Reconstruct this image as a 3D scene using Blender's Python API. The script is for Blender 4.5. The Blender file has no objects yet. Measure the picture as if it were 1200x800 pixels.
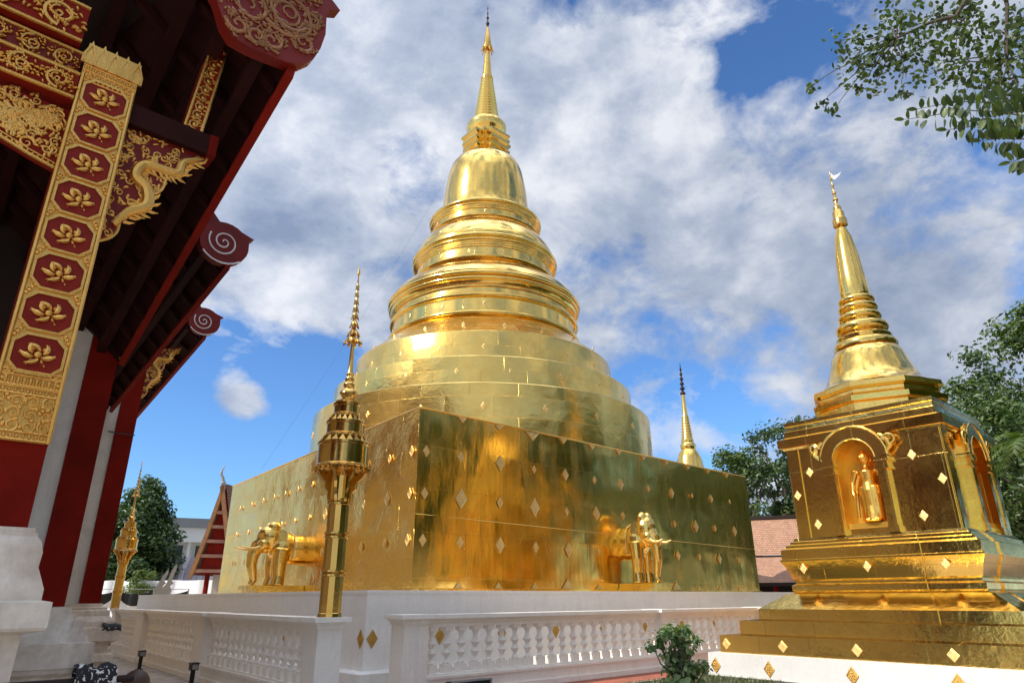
import bpy, bmesh, math, random
from mathutils import Vector, Matrix, Quaternion
random.seed(7)
rad = math.radians
PI = math.pi
S = bpy.context.scene
COL = S.collection

# ------------------------------------------------------------------ camera
CAM_Z = 1.6
yaw, pit, rol = 0.840436528, 0.364847673, -0.00443489
fw = Vector((math.cos(yaw)*math.cos(pit), math.sin(yaw)*math.cos(pit), math.sin(pit)))
rt0 = Vector((math.sin(yaw), -math.cos(yaw), 0)); up0 = rt0.cross(fw)
c_, s_ = math.cos(rol), math.sin(rol)
rt = rt0*c_ + up0*s_; up = -rt0*s_ + up0*c_
cd = bpy.data.cameras.new('camera'); cam = bpy.data.objects.new('camera', cd); COL.objects.link(cam)
cam.matrix_world = Matrix(((rt.x, up.x, -fw.x, 0), (rt.y, up.y, -fw.y, 0), (rt.z, up.z, -fw.z, CAM_Z), (0, 0, 0, 1)))
cd.sensor_width = 36; cd.lens = 786.675/1200*36; cd.clip_end = 5000; cd.clip_start = 0.05
S.camera = cam

# ------------------------------------------------------------------ sun, sky, exposure
SUN_AZ, SUN_EL = 168.0, 41.0
W = bpy.data.worlds.new('World'); S.world = W; W.use_nodes = True
wn = W.node_tree.nodes; wl = W.node_tree.links
bg = wn['Background']
sky = wn.new('ShaderNodeTexSky'); sky.sky_type = 'NISHITA'; sky.sun_disc = False
sky.sun_elevation = rad(SUN_EL); sky.sun_rotation = rad(90-SUN_AZ)
sky.air_density = 1.0; sky.dust_density = 0.35; sky.ozone_density = 2.2
bg.inputs['Strength'].default_value = 0.105
sl = bpy.data.lights.new('sun', 'SUN'); so = bpy.data.objects.new('sun', sl); COL.objects.link(so)
sl.energy = 3.3; sl.angle = rad(0.6); sl.color = (1, .94, .84)
sv = Vector((math.cos(rad(SUN_AZ))*math.cos(rad(SUN_EL)), math.sin(rad(SUN_AZ))*math.cos(rad(SUN_EL)), math.sin(rad(SUN_EL))))
so.rotation_euler = sv.to_track_quat('Z', 'Y').to_euler(); so.location = (0, 0, 60)
S.view_settings.view_transform = 'Standard'; S.view_settings.look = 'None'
S.view_settings.exposure = 0.64; S.view_settings.gamma = 1; S.view_settings.use_curve_mapping = False

def N(t, **kw):
    n = wn.new(t)
    for k, v in kw.items(): setattr(n, k, v)
    return n
def wmath(op, a, b=None, c=None, clamp=False):
    n = wn.new('ShaderNodeMath'); n.operation = op; n.use_clamp = clamp
    for i, x in enumerate((a, b, c)):
        if x is None: continue
        if isinstance(x, (int, float)): n.inputs[i].default_value = x
        else: wl.new(x, n.inputs[i])
    return n.outputs[0]
tc = N('ShaderNodeTexCoord'); dirv = tc.outputs['Generated']
sep = N('ShaderNodeSeparateXYZ'); wl.new(dirv, sep.inputs[0])
cmb = N('ShaderNodeCombineXYZ'); wl.new(sep.outputs[0], cmb.inputs[0]); wl.new(sep.outputs[1], cmb.inputs[1])
wl.new(wmath('MULTIPLY', sep.outputs[2], 1.5), cmb.inputs[2])
def wnoise(scale, detail, rough, dist, off):
    mp = N('ShaderNodeMapping'); mp.inputs['Location'].default_value = off
    wl.new(cmb.outputs[0], mp.inputs[0])
    n = N('ShaderNodeTexNoise'); n.inputs['Scale'].default_value = scale; n.inputs['Detail'].default_value = detail
    n.inputs['Roughness'].default_value = rough; n.inputs['Distortion'].default_value = dist
    wl.new(mp.outputs[0], n.inputs['Vector']); return n.outputs['Fac']
n1 = wnoise(2.6, 9, .58, .15, (3.1, 1.7, 0))
n2 = wnoise(7.5, 12, .60, .2, (8.1, -2.3, 4))
n3 = wnoise(4.0, 9, .60, .2, (-4, 6, 2))
# where the clouds part (negative) or gather (positive): directions in the world
spots = [((.28,.93,.24), -.44, 50), ((.42,.86,.29), -.30, 200), ((.34,.84,.43), .26, 110), ((.24,.96,.12), -.30, 60), ((.69,.29,.67), -.34, 130), ((.75,.24,.62), -.22, 160),
         ((.415,.715,.56), -.27, 420), ((.39,.78,.49), -.18, 700), ((.44,.66,.58), -.14, 500), ((.51,.45,.73), -.30, 700), ((.72,.52,.43), -.10, 160), ((.63,.50,.58), -.08, 260),
         ((.84,.48,.25), -.20, 50), ((.78,.56,.27), -.16, 120), ((.70,.60,.36), -.10, 120),
         ((.30,.92,.262), .52, 1300), ((.335,.905,.255), .50, 1600), ((.205,.955,.21), .26, 5000), ((.30,.95,.085), .30, 1500),
         ((.45,.60,.66), .10, 5), ((.30,.78,.54), .12, 20), ((.68,.45,.55), .12, 14), ((.85,.30,.42), .18, 16), ((-.62,-.38,.68), .16, 2.5)]
bias = None
for d, a, k in spots:
    v = Vector(d).normalized()
    dp = N('ShaderNodeVectorMath'); dp.operation = 'DOT_PRODUCT'; wl.new(dirv, dp.inputs[0]); dp.inputs[1].default_value = v
    e = wmath('MULTIPLY', wmath('EXPONENT', wmath('MULTIPLY', wmath('SUBTRACT', dp.outputs['Value'], 1.0), float(k))), a)
    bias = e if bias is None else wmath('ADD', bias, e)
dens = wmath('ADD', wmath('ADD', wmath('MULTIPLY', wmath('SUBTRACT', n1, .5), 1.0), wmath('MULTIPLY', wmath('SUBTRACT', n2, .5), 1.15)), wmath('ADD', bias, .53))
def wramp(fac, stops, interp='EASE'):
    r = N('ShaderNodeValToRGB'); r.color_ramp.interpolation = interp
    el = r.color_ramp.elements
    while len(el) < len(stops): el.new(0.5)
    for e, (p, col) in zip(el, stops): e.position = p; e.color = col
    wl.new(fac, r.inputs[0]); return r.outputs['Color']
cover = wramp(dens, [(.40, (0, 0, 0, 1)), (.50, (.45, .45, .45, 1)), (.66, (1, 1, 1, 1))], 'LINEAR')
shade = wmath('ADD', wmath('MULTIPLY', n3, .6), wmath('MULTIPLY', n2, .4))
ccol = wramp(shade, [(.36, (1.7, 2.15, 3.1, 1)), (.49, (3.2, 3.6, 4.4, 1)), (.62, (5.7, 5.85, 6.2, 1))], 'LINEAR')
sd = N('ShaderNodeVectorMath'); sd.operation = 'DOT_PRODUCT'; wl.new(dirv, sd.inputs[0]); sd.inputs[1].default_value = sv
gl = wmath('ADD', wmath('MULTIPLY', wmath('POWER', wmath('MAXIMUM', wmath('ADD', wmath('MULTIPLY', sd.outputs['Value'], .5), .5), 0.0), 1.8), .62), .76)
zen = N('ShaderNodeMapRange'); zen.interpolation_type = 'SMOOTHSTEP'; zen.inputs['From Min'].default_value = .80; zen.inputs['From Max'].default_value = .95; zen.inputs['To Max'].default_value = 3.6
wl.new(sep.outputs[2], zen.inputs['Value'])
gl = wmath('ADD', gl, zen.outputs[0])       # boost added to the unseen overhead clouds to lift the ambient light
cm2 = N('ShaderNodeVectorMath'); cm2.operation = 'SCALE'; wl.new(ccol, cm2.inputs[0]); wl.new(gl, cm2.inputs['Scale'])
mx = N('ShaderNodeMix'); mx.data_type = 'RGBA'
wl.new(wmath('MULTIPLY', cover, .94), mx.inputs['Factor'])
skyg = N('ShaderNodeMix'); skyg.data_type = 'RGBA'; skyg.blend_type = 'MULTIPLY'; skyg.inputs['Factor'].default_value = 1
wl.new(sky.outputs[0], skyg.inputs['A']); skyg.inputs['B'].default_value = (.58, .86, 1.18, 1)
wl.new(skyg.outputs['Result'], mx.inputs['A']); wl.new(cm2.outputs[0], mx.inputs['B'])
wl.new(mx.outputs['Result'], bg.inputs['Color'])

# ------------------------------------------------------------------ materials
class Mat:
    def __init__(s, name):
        s.m = bpy.data.materials.new(name); s.m.use_nodes = True
        s.n = s.m.node_tree.nodes; s.l = s.m.node_tree.links; s.b = s.n['Principled BSDF']
    def node(s, t, **kw):
        n = s.n.new(t)
        for k, v in kw.items():
            if k in n.inputs: 
                n.inputs[k].default_value = v
            else: setattr(n, k, v)
        return n
    def coord(s, kind='Object', scale=(1, 1, 1)):
        t = s.n.new('ShaderNodeTexCoord'); m = s.n.new('ShaderNodeMapping'); m.inputs['Scale'].default_value = scale
        s.l.new(t.outputs[kind], m.inputs[0]); return m.outputs[0]
    def noise(s, vec, scale, detail=4, rough=.5, dist=0):
        n = s.n.new('ShaderNodeTexNoise'); n.inputs['Scale'].default_value = scale; n.inputs['Detail'].default_value = detail
        n.inputs['Roughness'].default_value = rough; n.inputs['Distortion'].default_value = dist
        s.l.new(vec, n.inputs['Vector']); return n.outputs['Fac']
    def ramp(s, fac, stops):
        r = s.n.new('ShaderNodeValToRGB'); el = r.color_ramp.elements
        while len(el) < len(stops): el.new(.5)
        for e, (p, c) in zip(el, stops):
            e.position = p; e.color = (c, c, c, 1) if isinstance(c, (int, float)) else (*c, 1)
        s.l.new(fac, r.inputs[0]); return r.outputs['Color']
    def mix(s, fac, a, b, mode='MIX'):
        m = s.n.new('ShaderNodeMix'); m.data_type = 'RGBA'; m.blend_type = mode
        for k, x in (('Factor', fac), ('A', a), ('B', b)):
            if isinstance(x, (int, float)): m.inputs[k].default_value = x
            elif isinstance(x, tuple): m.inputs[k].default_value = (*x, 1)
            else: s.l.new(x, m.inputs[k])
        return m.outputs['Result']
    def math(s, op, a, b=None):
        n = s.n.new('ShaderNodeMath'); n.operation = op
        for i, x in enumerate((a, b)):
            if x is None: continue
            if isinstance(x, (int, float)): n.inputs[i].default_value = x
            else: s.l.new(x, n.inputs[i])
        return n.outputs[0]
    def bump(s, h, strength, dist, prev=None):
        b = s.n.new('ShaderNodeBump'); b.inputs['Strength'].default_value = strength; b.inputs['Distance'].default_value = dist
        s.l.new(h, b.inputs['Height'])
        if prev is not None: s.l.new(prev, b.inputs['Normal'])
        return b.outputs[0]
    def set(s, **kw):
        for k, v in kw.items():
            i = s.b.inputs[{'col': 'Base Color', 'rough': 'Roughness', 'metal': 'Metallic', 'nor': 'Normal', 'spec': 'Specular IOR Level'}[k]]
            if isinstance(v, (int, float)): i.default_value = v
            elif isinstance(v, tuple): i.default_value = (*v, 1)
            else: s.l.new(v, i)
        return s.m

def plain(name, col, rough=.6, var=.25, scale=6, bump=.15, bdist=.01, metal=0, spec=.4):
    m = Mat(name); v = m.coord()
    f = m.noise(v, scale, 6, .6); f2 = m.noise(v, scale*.17, 3, .5)
    k = m.ramp(m.math('ADD', m.math('MULTIPLY', f, .5), m.math('MULTIPLY', f2, .5)), [(.3, 1-var), (.7, 1+var*.3)])
    return m.set(col=m.mix(1, col, k, 'MULTIPLY'), rough=rough, metal=metal, spec=spec, nor=m.bump(m.noise(v, scale*6, 5, .6), bump, bdist))

def gold(name, col=(.94, .625, .165), rough=.12, dents=.02, dscale=1.1, panel=(1.3, .62), tilt=.05, seam=.5, tarnish=.35, stretch=(1, 1, 1), wrinkle=.004, dr=.06):
    """sheet metal with gold leaf: seams, dents, small wrinkles, dull patches"""
    m = Mat(name)
    uv = m.coord('UV', (1, 1, 1)); ob = m.coord('Object', stretch)
    geo = m.n.new('ShaderNodeNewGeometry'); nor = geo.outputs['Normal']
    h1 = m.noise(ob, dscale, 2.5, .5, .2); h2 = m.noise(ob, dscale*6, 4, .55, .4); h3 = m.noise(m.coord('Object'), 55, 4, .6)
    if panel:
        br = m.node('ShaderNodeTexBrick', offset=.5)
        br.inputs['Scale'].default_value = 1; br.inputs['Brick Width'].default_value = panel[0]; br.inputs['Row Height'].default_value = panel[1]
        br.inputs['Mortar Size'].default_value = .006; br.inputs['Mortar Smooth'].default_value = .3; br.inputs['Bias'].default_value = 0
        br.inputs['Color1'].default_value = (0, 0, 0, 1); br.inputs['Color2'].default_value = (1, 1, 1, 1); br.inputs['Mortar'].default_value = (.5, .5, .5, 1)
        m.l.new(uv, br.inputs['Vector'])
        wnz = m.n.new('ShaderNodeTexWhiteNoise'); wnz.noise_dimensions = '1D'; m.l.new(br.outputs['Color'], wnz.inputs['W'])
        sub = m.n.new('ShaderNodeVectorMath'); sub.operation = 'SUBTRACT'; m.l.new(wnz.outputs['Color'], sub.inputs[0]); sub.inputs[1].default_value = (.5, .5, .5)
        sc = m.n.new('ShaderNodeVectorMath'); sc.operation = 'SCALE'; m.l.new(sub.outputs[0], sc.inputs[0]); sc.inputs['Scale'].default_value = tilt
        ad = m.n.new('ShaderNodeVectorMath'); ad.operation = 'ADD'; m.l.new(nor, ad.inputs[0]); m.l.new(sc.outputs[0], ad.inputs[1])
        nm = m.n.new('ShaderNodeVectorMath'); nm.operation = 'NORMALIZE'; m.l.new(ad.outputs[0], nm.inputs[0])
        nor = m.bump(br.outputs['Fac'], seam, -.004, nm.outputs[0])
    nor = m.bump(h1, 1, dents, nor if panel else None)
    nor = m.bump(h2, 1, wrinkle, nor)
    nor = m.bump(h3, .5, .0008, nor)
    pt = m.noise(ob, 1.7, 6, .62)
    dull = m.ramp(pt, [(.42, 0.), (.68, 1.)])
    c = m.mix(m.math('MULTIPLY', dull, tarnish), col, (col[0]*.78, col[1]*.68, col[2]*.55))
    if panel: c = m.mix(m.math('MULTIPLY', br.outputs['Fac'], .45), c, (col[0]*.5, col[1]*.42, col[2]*.3))
    r = m.math('ADD', m.math('MULTIPLY', dull, dr), rough)
    return m.set(col=c, rough=r, metal=1.0, nor=nor)

G_wall = gold('gold_sheet_wall', dents=.016, dscale=.9, panel=(1.22, 1.01), seam=.2, tilt=.03, stretch=(1.6, 1.6, .4), wrinkle=.0035, rough=.15, tarnish=.4, dr=.15)
G_left = gold('gold_sheet_crinkled', dents=.02, dscale=1.6, panel=(1.4, .62), tilt=.06, wrinkle=.010, rough=.16, tarnish=.4, dr=.14)
G_drum = gold('gold_sheet_drum', dents=.032, dscale=.6, panel=(1.5, .66), tilt=.06, wrinkle=.008, rough=.19, seam=.8, tarnish=.5)
G_ring = gold('gold_sheet_rings', dents=.010, dscale=1.4, panel=(1.6, 3.0), tilt=.02, wrinkle=.0022, rough=.11)
G_small = gold('gold_sheet_small_stupa', dents=.008, dscale=2.2, panel=(1.1, 2.2), tilt=.006, seam=.25, wrinkle=.0025, rough=.10, tarnish=.35)
G_stat = gold('gold_statue', col=(.93, .62, .17), dents=.006, dscale=5, panel=None, wrinkle=.0015, rough=.16, tarnish=.3)
G_pole = gold('gold_pole', col=(.74, .46, .125), dents=.003, dscale=4, panel=None, wrinkle=.0008, rough=.13, tarnish=.4)
G_pale = gold('pale_gold_plaque', col=(.90, .66, .28), dents=.006, dscale=30, panel=None, wrinkle=.006, rough=.33, tarnish=.5)
G_carv = gold('carved_gold_leaf', col=(.84, .50, .13), dents=.004, dscale=20, panel=None, wrinkle=.004, rough=.34, tarnish=.8)
G_brn = gold('brown_gold_plaque', col=(.62, .40, .12), dents=.006, dscale=30, panel=None, wrinkle=.006, rough=.4, tarnish=.6)
M_red = plain('red_lacquer', (.26, .014, .005), .6, .45, 3, .25, .006, 0, .15)
M_redp = plain('red_plaster', (.21, .009, .003), .75, .6, 2.6, .2, .01, 0, .1)
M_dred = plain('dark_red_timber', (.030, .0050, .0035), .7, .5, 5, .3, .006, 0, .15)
M_maroon = plain('maroon_timber', (.19, .011, .005), .5, .4, 4, .2, .006, 0, .3)
M_medal = plain('red_inlay', (.24, .016, .006), .5, .3, 14, .1, .004, 0, .2)
M_pink = plain('faded_gold_relief', (.40, .19, .075), .5, .5, 16, .2, .004)
M_white = plain('white_paint', (.70, .69, .66), .55, .10, 1.2, .06, .006)
M_rail = plain('white_balustrade_paint', (.84, .77, .69), .55, .12, 2.0, .06, .006)
M_plinth = plain('plinth_paint', (.82, .79, .74), .6, .12, .8, .06, .006)
M_wallp = plain('aged_white_wall', (.60, .57, .51), .8, .22, 1.3, .2, .008)
M_tile = plain('clay_roof_tile', (.36, .19, .13), .7, .3, 9, .3, .02)
M_black = plain('black_metal', (.012, .012, .013), .45, .2, 6, .05, .002)
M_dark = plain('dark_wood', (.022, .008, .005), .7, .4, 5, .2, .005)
M_grey = plain('grey_stone', (.32, .31, .30), .7, .25, 5, .2, .006)
M_wire = plain('cable_rubber', (.03, .03, .035), .6, .1, 5, .02, .001)
M_vane = plain('white_metal', (.75, .75, .73), .4, .1, 9, .02, .001)
M_bark = plain('bark', (.09, .07, .05), .85, .4, 7, .6, .02)

def stained(name, base, stain):
    m = Mat(name); v = m.coord(); v2 = m.coord('Object', (1, 1, .35))
    a = m.ramp(m.noise(v2, 2.2, 7, .65, .6), [(.42, 0.), (.75, 1.)])
    k = m.ramp(m.noise(v, 14, 5, .6), [(.3, .85), (.7, 1.05)])
    return m.set(col=m.mix(1, m.mix(a, base, stain), k, 'MULTIPLY'), rough=.75, nor=m.bump(m.noise(v, 30, 6, .6), .3, .006))
def painted(name, col, dirt, amt):
    m = Mat(name); v = m.coord(); vs = m.coord('Object', (1, 1, .12))
    st = m.ramp(m.noise(vs, 5, 7, .65, .3), [(.50, 0.), (.80, 1.)]); bl = m.ramp(m.noise(v, 1.6, 7, .68, .5), [(.48, 0.), (.8, 1.)])
    f = m.math('MULTIPLY', m.math('MAXIMUM', st, bl), amt)
    k = m.ramp(m.noise(v, 22, 5, .6), [(.3, .93), (.7, 1.02)])
    return m.set(col=m.mix(1, m.mix(f, col, dirt), k, 'MULTIPLY'), rough=.6, spec=.3, nor=m.bump(m.noise(v, 40, 6, .65), .25, .004, m.bump(m.noise(v, 3, 3, .5), .3, .01)))
M_white = painted('white_paint', (.62, .61, .59), (.45, .40, .33), .35)
M_rail = painted('white_balustrade_paint', (.90, .85, .77), (.52, .46, .38), .35)
M_plinth = painted('plinth_paint', (.90, .87, .82), (.55, .51, .45), .32)
M_wallp = painted('aged_white_wall', (.66, .62, .55), (.36, .31, .25), .6)
M_base = stained('weathered_white_base', (.80, .72, .61), (.44, .33, .24))

def tiles(name, c1, c2, cm, bw, rh, rough=.75, mortar=.01, vec='Object', bump=.01):
    m = Mat(name); v = m.coord(vec)
    br = m.node('ShaderNodeTexBrick', offset=.5)
    br.inputs['Scale'].default_value = 1; br.inputs['Brick Width'].default_value = bw; br.inputs['Row Height'].default_value = rh
    br.inputs['Mortar Size'].default_value = mortar
    br.inputs['Color1'].default_value = (*c1, 1); br.inputs['Color2'].default_value = (*c2, 1); br.inputs['Mortar'].default_value = (*cm, 1)
    m.l.new(v, br.inputs['Vector'])
    k = m.ramp(m.noise(m.coord(), 3, 6, .6), [(.3, .75), (.7, 1.1)])
    nb = m.bump(br.outputs['Fac'], .6, -bump)
    return m.set(col=m.mix(1, br.outputs['Color'], k, 'MULTIPLY'), rough=rough, nor=m.bump(m.noise(m.coord(), 25, 5, .6), .25, .006, nb))
M_terr = tiles('terracotta_paving', (.40, .115, .06), (.34, .10, .055), (.22, .10, .07), .4, .4, .7, .012)
M_pave = tiles('grey_paving', (.44, .37, .30), (.39, .33, .27), (.25, .21, .17), .6, .6, .7, .014)
M_roof2 = tiles('pink_clay_shingles', (.52, .29, .17), (.42, .22, .13), (.24, .12, .075), .15, .13, .8, .016, 'UV', .03)
M_roofh = tiles('dark_clay_shingles', (.30, .15, .09), (.24, .12, .075), (.05, .03, .02), .2, .15, .8, .02, 'UV', .02)
M_shed = tiles('striped_sheet_roof', (.40, .33, .34), (.12, .09, .09), (.10, .09, .09), .45, 30, .6, .03, 'UV', .02)

def leafmat(name, cols, trans=.25):
    m = Mat(name); g = m.n.new('ShaderNodeNewGeometry')
    c = m.ramp(g.outputs['Random Per Island'], [(i/(len(cols)-1), c) for i, c in enumerate(cols)])
    m.set(col=c, rough=.42, spec=.5)
    tr = m.n.new('ShaderNodeBsdfTranslucent'); m.l.new(m.mix(1, c, (1.2, 1.5, .5), 'MULTIPLY'), tr.inputs['Color'])
    ms = m.n.new('ShaderNodeMixShader'); ms.inputs[0].default_value = trans
    m.l.new(m.b.outputs[0], ms.inputs[1]); m.l.new(tr.outputs[0], ms.inputs[2])
    m.l.new(ms.outputs[0], m.n['Material Output'].inputs[0]); return m.m
L_dark = leafmat('leaves_dark', [(.022, .048, .014), (.045, .085, .022), (.085, .14, .035), (.035, .065, .02)])
L_mid = leafmat('leaves_mid', [(.03, .06, .015), (.065, .11, .025), (.12, .17, .04), (.05, .085, .02)])
L_lite = leafmat('leaves_light', [(.07, .12, .03), (.12, .17, .035), (.16, .19, .05)])
L_branch = leafmat('leaves_branch', [(.028, .048, .018), (.05, .08, .024), (.10, .14, .035), (.038, .062, .022)], .33)
L_pot = leafmat('leaves_potted', [(.05, .10, .025), (.11, .18, .05), (.24, .31, .12), (.13, .20, .06)], .3)
L_grass = leafmat('grass_blades', [(.04, .07, .015), (.07, .10, .02), (.10, .12, .03)])

# ------------------------------------------------------------------ mesh builder
class MB:
    def __init__(s): s.v = []; s.f = []; s.uv = []; s.mi = []; s.m = 0
    def add(s, vs, fs, uvs=None):
        o = len(s.v); s.v += [Vector(p) for p in vs]
        for i, f in enumerate(fs):
            s.f.append([o+k for k in f]); s.mi.append(s.m)
            if uvs: s.uv.append(uvs[i])
            else:
                p = [Vector(vs[k]) for k in f]; n = Vector((0, 0, 0))
                for a in range(len(p)):
                    q, r = p[a], p[(a+1) % len(p)]
                    n += Vector(((q.y-r.y)*(q.z+r.z), (q.z-r.z)*(q.x+r.x), (q.x-r.x)*(q.y+r.y)))
                ax = max(range(3), key=lambda k: abs(n[k]))
                s.uv.append([(q.y, q.z) if ax == 0 else (q.x, q.z) if ax == 1 else (q.x, q.y) for q in p])
        return s
    def box(s, x0, x1, y0, y1, z0, z1, M=None):
        vs = [(x, y, z) for z in (z0, z1) for y in (y0, y1) for x in (x0, x1)]
        if M is not None: vs = [M @ Vector(p) for p in vs]
        return s.add(vs, [(0, 2, 3, 1), (4, 5, 7, 6), (0, 1, 5, 4), (2, 6, 7, 3), (0, 4, 6, 2), (1, 3, 7, 5)])
    def hexa(s, b, t):
        """b, t: 4 bottom and 4 top points, same order"""
        return s.add(list(b)+list(t), [(3, 2, 1, 0), (4, 5, 6, 7)]+[(i, (i+1) % 4, 4+(i+1) % 4, 4+i) for i in range(4)])
    def lathe(s, prof, c=(0, 0), n=48, ph=0, caps=True, M=None):
        vs = []; us = []; L = 0; rr = max(p[0] for p in prof)
        for j, (r, z) in enumerate(prof):
            if j: L += math.hypot(r-prof[j-1][0], z-prof[j-1][1])
            for i in range(n):
                a = ph+2*PI*i/n; vs.append(Vector((c[0]+r*math.cos(a), c[1]+r*math.sin(a), z)))
            us.append(L)
        if M is not None: vs = [M @ p for p in vs]
        fs = []; uv = []
        for j in range(len(prof)-1):
            for i in range(n):
                k = (i+1) % n; fs.append((j*n+i, j*n+k, (j+1)*n+k, (j+1)*n+i))
                u0, u1 = 2*PI*rr*i/n, 2*PI*rr*(i+1)/n
                uv.append([(u0, us[j]), (u1, us[j]), (u1, us[j+1]), (u0, us[j+1])])
        if caps:
            for j, rev in ((0, True), (len(prof)-1, False)):
                if prof[j][0] > 1e-4:
                    f = [j*n+i for i in range(n)]
                    if rev: f.reverse()
                    fs.append(tuple(f)); uv.append([(vs[k].x, vs[k].y) for k in f])
        return s.add(vs, fs, uv)
    def loft(s, plan, prof, c=(0, 0)):
        """plan(h) -> list of xy ; prof list of (h, z)"""
        rings = [[(c[0]+x, c[1]+y, z) for x, y in plan(h)] for h, z in prof]
        n = len(rings[0]); vs = [p for r in rings for p in r]
        fs = [(j*n+i, j*n+(i+1) % n, (j+1)*n+(i+1) % n, (j+1)*n+i) for j in range(len(rings)-1) for i in range(n)]
        fs += [tuple(reversed(range(n))), tuple(range((len(rings)-1)*n, len(rings)*n))]
        return s.add(vs, fs)
    def tube(s, pts, r, n=8, cap=True):
        pts = [Vector(p) for p in pts]; rs = r if isinstance(r, (list, tuple)) else [r]*len(pts)
        vs = []; prev = None; L = 0; uvr = []
        for i, p in enumerate(pts):
            t = (pts[min(i+1, len(pts)-1)]-pts[max(i-1, 0)]).normalized()
            if prev is None: a = t.orthogonal().normalized()
            else:
                a = prev-t*prev.dot(t)
                a = a.normalized() if a.length > 1e-6 else t.orthogonal().normalized()
            prev = a; b = t.cross(a)
            if i: L += (p-pts[i-1]).length
            uvr.append(L)
            for k in range(n):
                an = 2*PI*k/n; vs.append(p+(a*math.cos(an)+b*math.sin(an))*rs[i])
        fs = []; uv = []
        for i in range(len(pts)-1):
            for k in range(n):
                q = (k+1) % n; fs.append((i*n+k, i*n+q, (i+1)*n+q, (i+1)*n+k)); uv.append([(k/n*.3, uvr[i]), ((k+1)/n*.3, uvr[i]), ((k+1)/n*.3, uvr[i+1]), (k/n*.3, uvr[i+1])])
        if cap:
            fs += [tuple(reversed(range(n))), tuple(range((len(pts)-1)*n, len(pts)*n))]; uv += [[(0, 0)]*n]*2
        return s.add(vs, fs, uv)
    def ball(s, c, r, nu=10, nv=6, M=None):
        rx, ry, rz = (r, r, r) if isinstance(r, (int, float)) else r
        vs = [(0, 0, -1)]+[(math.sin(PI*j/nv)*math.cos(2*PI*i/nu), math.sin(PI*j/nv)*math.sin(2*PI*i/nu), -math.cos(PI*j/nv)) for j in range(1, nv) for i in range(nu)]+[(0, 0, 1)]
        vs = [Vector((x*rx, y*ry, z*rz)) for x, y, z in vs]
        if M is not None: vs = [M @ p for p in vs]
        vs = [p+Vector(c) for p in vs]; last = len(vs)-1
        fs = [(0, 1+(i+1) % nu, 1+i) for i in range(nu)]
        fs += [(1+j*nu+i, 1+j*nu+(i+1) % nu, 1+(j+1)*nu+(i+1) % nu, 1+(j+1)*nu+i) for j in range(nv-2) for i in range(nu)]
        fs += [(1+(nv-2)*nu+i, 1+(nv-2)*nu+(i+1) % nu, last) for i in range(nu)]
        return s.add(vs, fs)
    def prism(s, poly, F, d0, d1):
        """poly: 2D outline (u, w); F(u, w, d) -> xyz ; from depth d0 to d1"""
        n = len(poly); vs = [F(u, w, d0) for u, w in poly]+[F(u, w, d1) for u, w in poly]
        return s.add(vs, [tuple(range(n)), tuple(reversed(range(n, 2*n)))]+[(i+n, (i+1) % n+n, (i+1) % n, i) for i in range(n)])
    def mesh(s, name, mats, off=Vector((0, 0, 0)), sharp=35, fix=True):
        me = bpy.data.meshes.new(name); me.from_pydata([p-off for p in s.v], [], s.f)
        ul = me.uv_layers.new(name='UVMap'); k = 0
        for f, u in zip(me.polygons, s.uv):
            for j in range(f.loop_total): ul.data[f.loop_start+j].uv = u[j % len(u)]
        for m in (mats if isinstance(mats, (list, tuple)) else [mats]): me.materials.append(m)
        me.polygons.foreach_set('material_index', s.mi)
        if fix:
            bm = bmesh.new(); bm.from_mesh(me); bmesh.ops.recalc_face_normals(bm, faces=bm.faces); bm.to_mesh(me); bm.free()
        me.polygons.foreach_set('use_smooth', [True]*len(me.polygons))
        me.set_sharp_from_angle(angle=rad(sharp)); me.update()
        return me
    def build(s, name, mats, parent=None, sharp=35, fix=True):
        off = Vector((0, 0, 0))
        if parent is not None: off = Vector(parent['org'])
        me = s.mesh(name, mats, off, sharp, fix)
        o = bpy.data.objects.new(name, me); COL.objects.link(o)
        if parent is not None: o.parent = parent; o['org'] = parent['org']
        else: o['org'] = (0, 0, 0)
        return o
ROOTS = []
def thing(name, label, cat, loc=(0, 0, 0), group=None):
    o = bpy.data.objects.new(name, None); COL.objects.link(o); o.location = loc; o['org'] = tuple(loc); o.empty_display_size = .3
    o['label'] = label; o['category'] = cat
    if group: o['group'] = group
    return o
def tag(o, label, cat, group=None):
    o['label'] = label; o['category'] = cat
    if group: o['group'] = group
    return o
def struct(o): o['kind'] = 'structure'; return o
def inst(name, me, parent, M):
    """one more part sharing a mesh; M in world space (unrotated, unscaled root)"""
    o = bpy.data.objects.new(name, me); COL.objects.link(o); o.parent = parent
    o.matrix_local = Matrix.Translation(-Vector(parent['org'])) @ M; return o
def copy_tree(o, parent=None):
    c = o.copy(); COL.objects.link(c)
    if parent is not None: c.parent = parent; 
    for ch in list(o.children): copy_tree(ch, c)
    return c
def frame(o, u, w, nrm):
    """matrix with local x=u, y=w, z=normal at origin o"""
    u, w, nrm = Vector(u).normalized(), Vector(w).normalized(), Vector(nrm).normalized()
    return Matrix(((u.x, w.x, nrm.x, o[0]), (u.y, w.y, nrm.y, o[1]), (u.z, w.z, nrm.z, o[2]), (0, 0, 0, 1)))
def spiral(c, r, turns, a0=0, sgn=1, n=None, r1=.12):
    n = n or int(14*turns)+6
    return [(c[0]+math.cos(a0+sgn*2*PI*turns*t/n)*r*(1-(1-r1)*t/n), c[1]+math.sin(a0+sgn*2*PI*turns*t/n)*r*(1-(1-r1)*t/n)) for t in range(n+1)]

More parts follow.
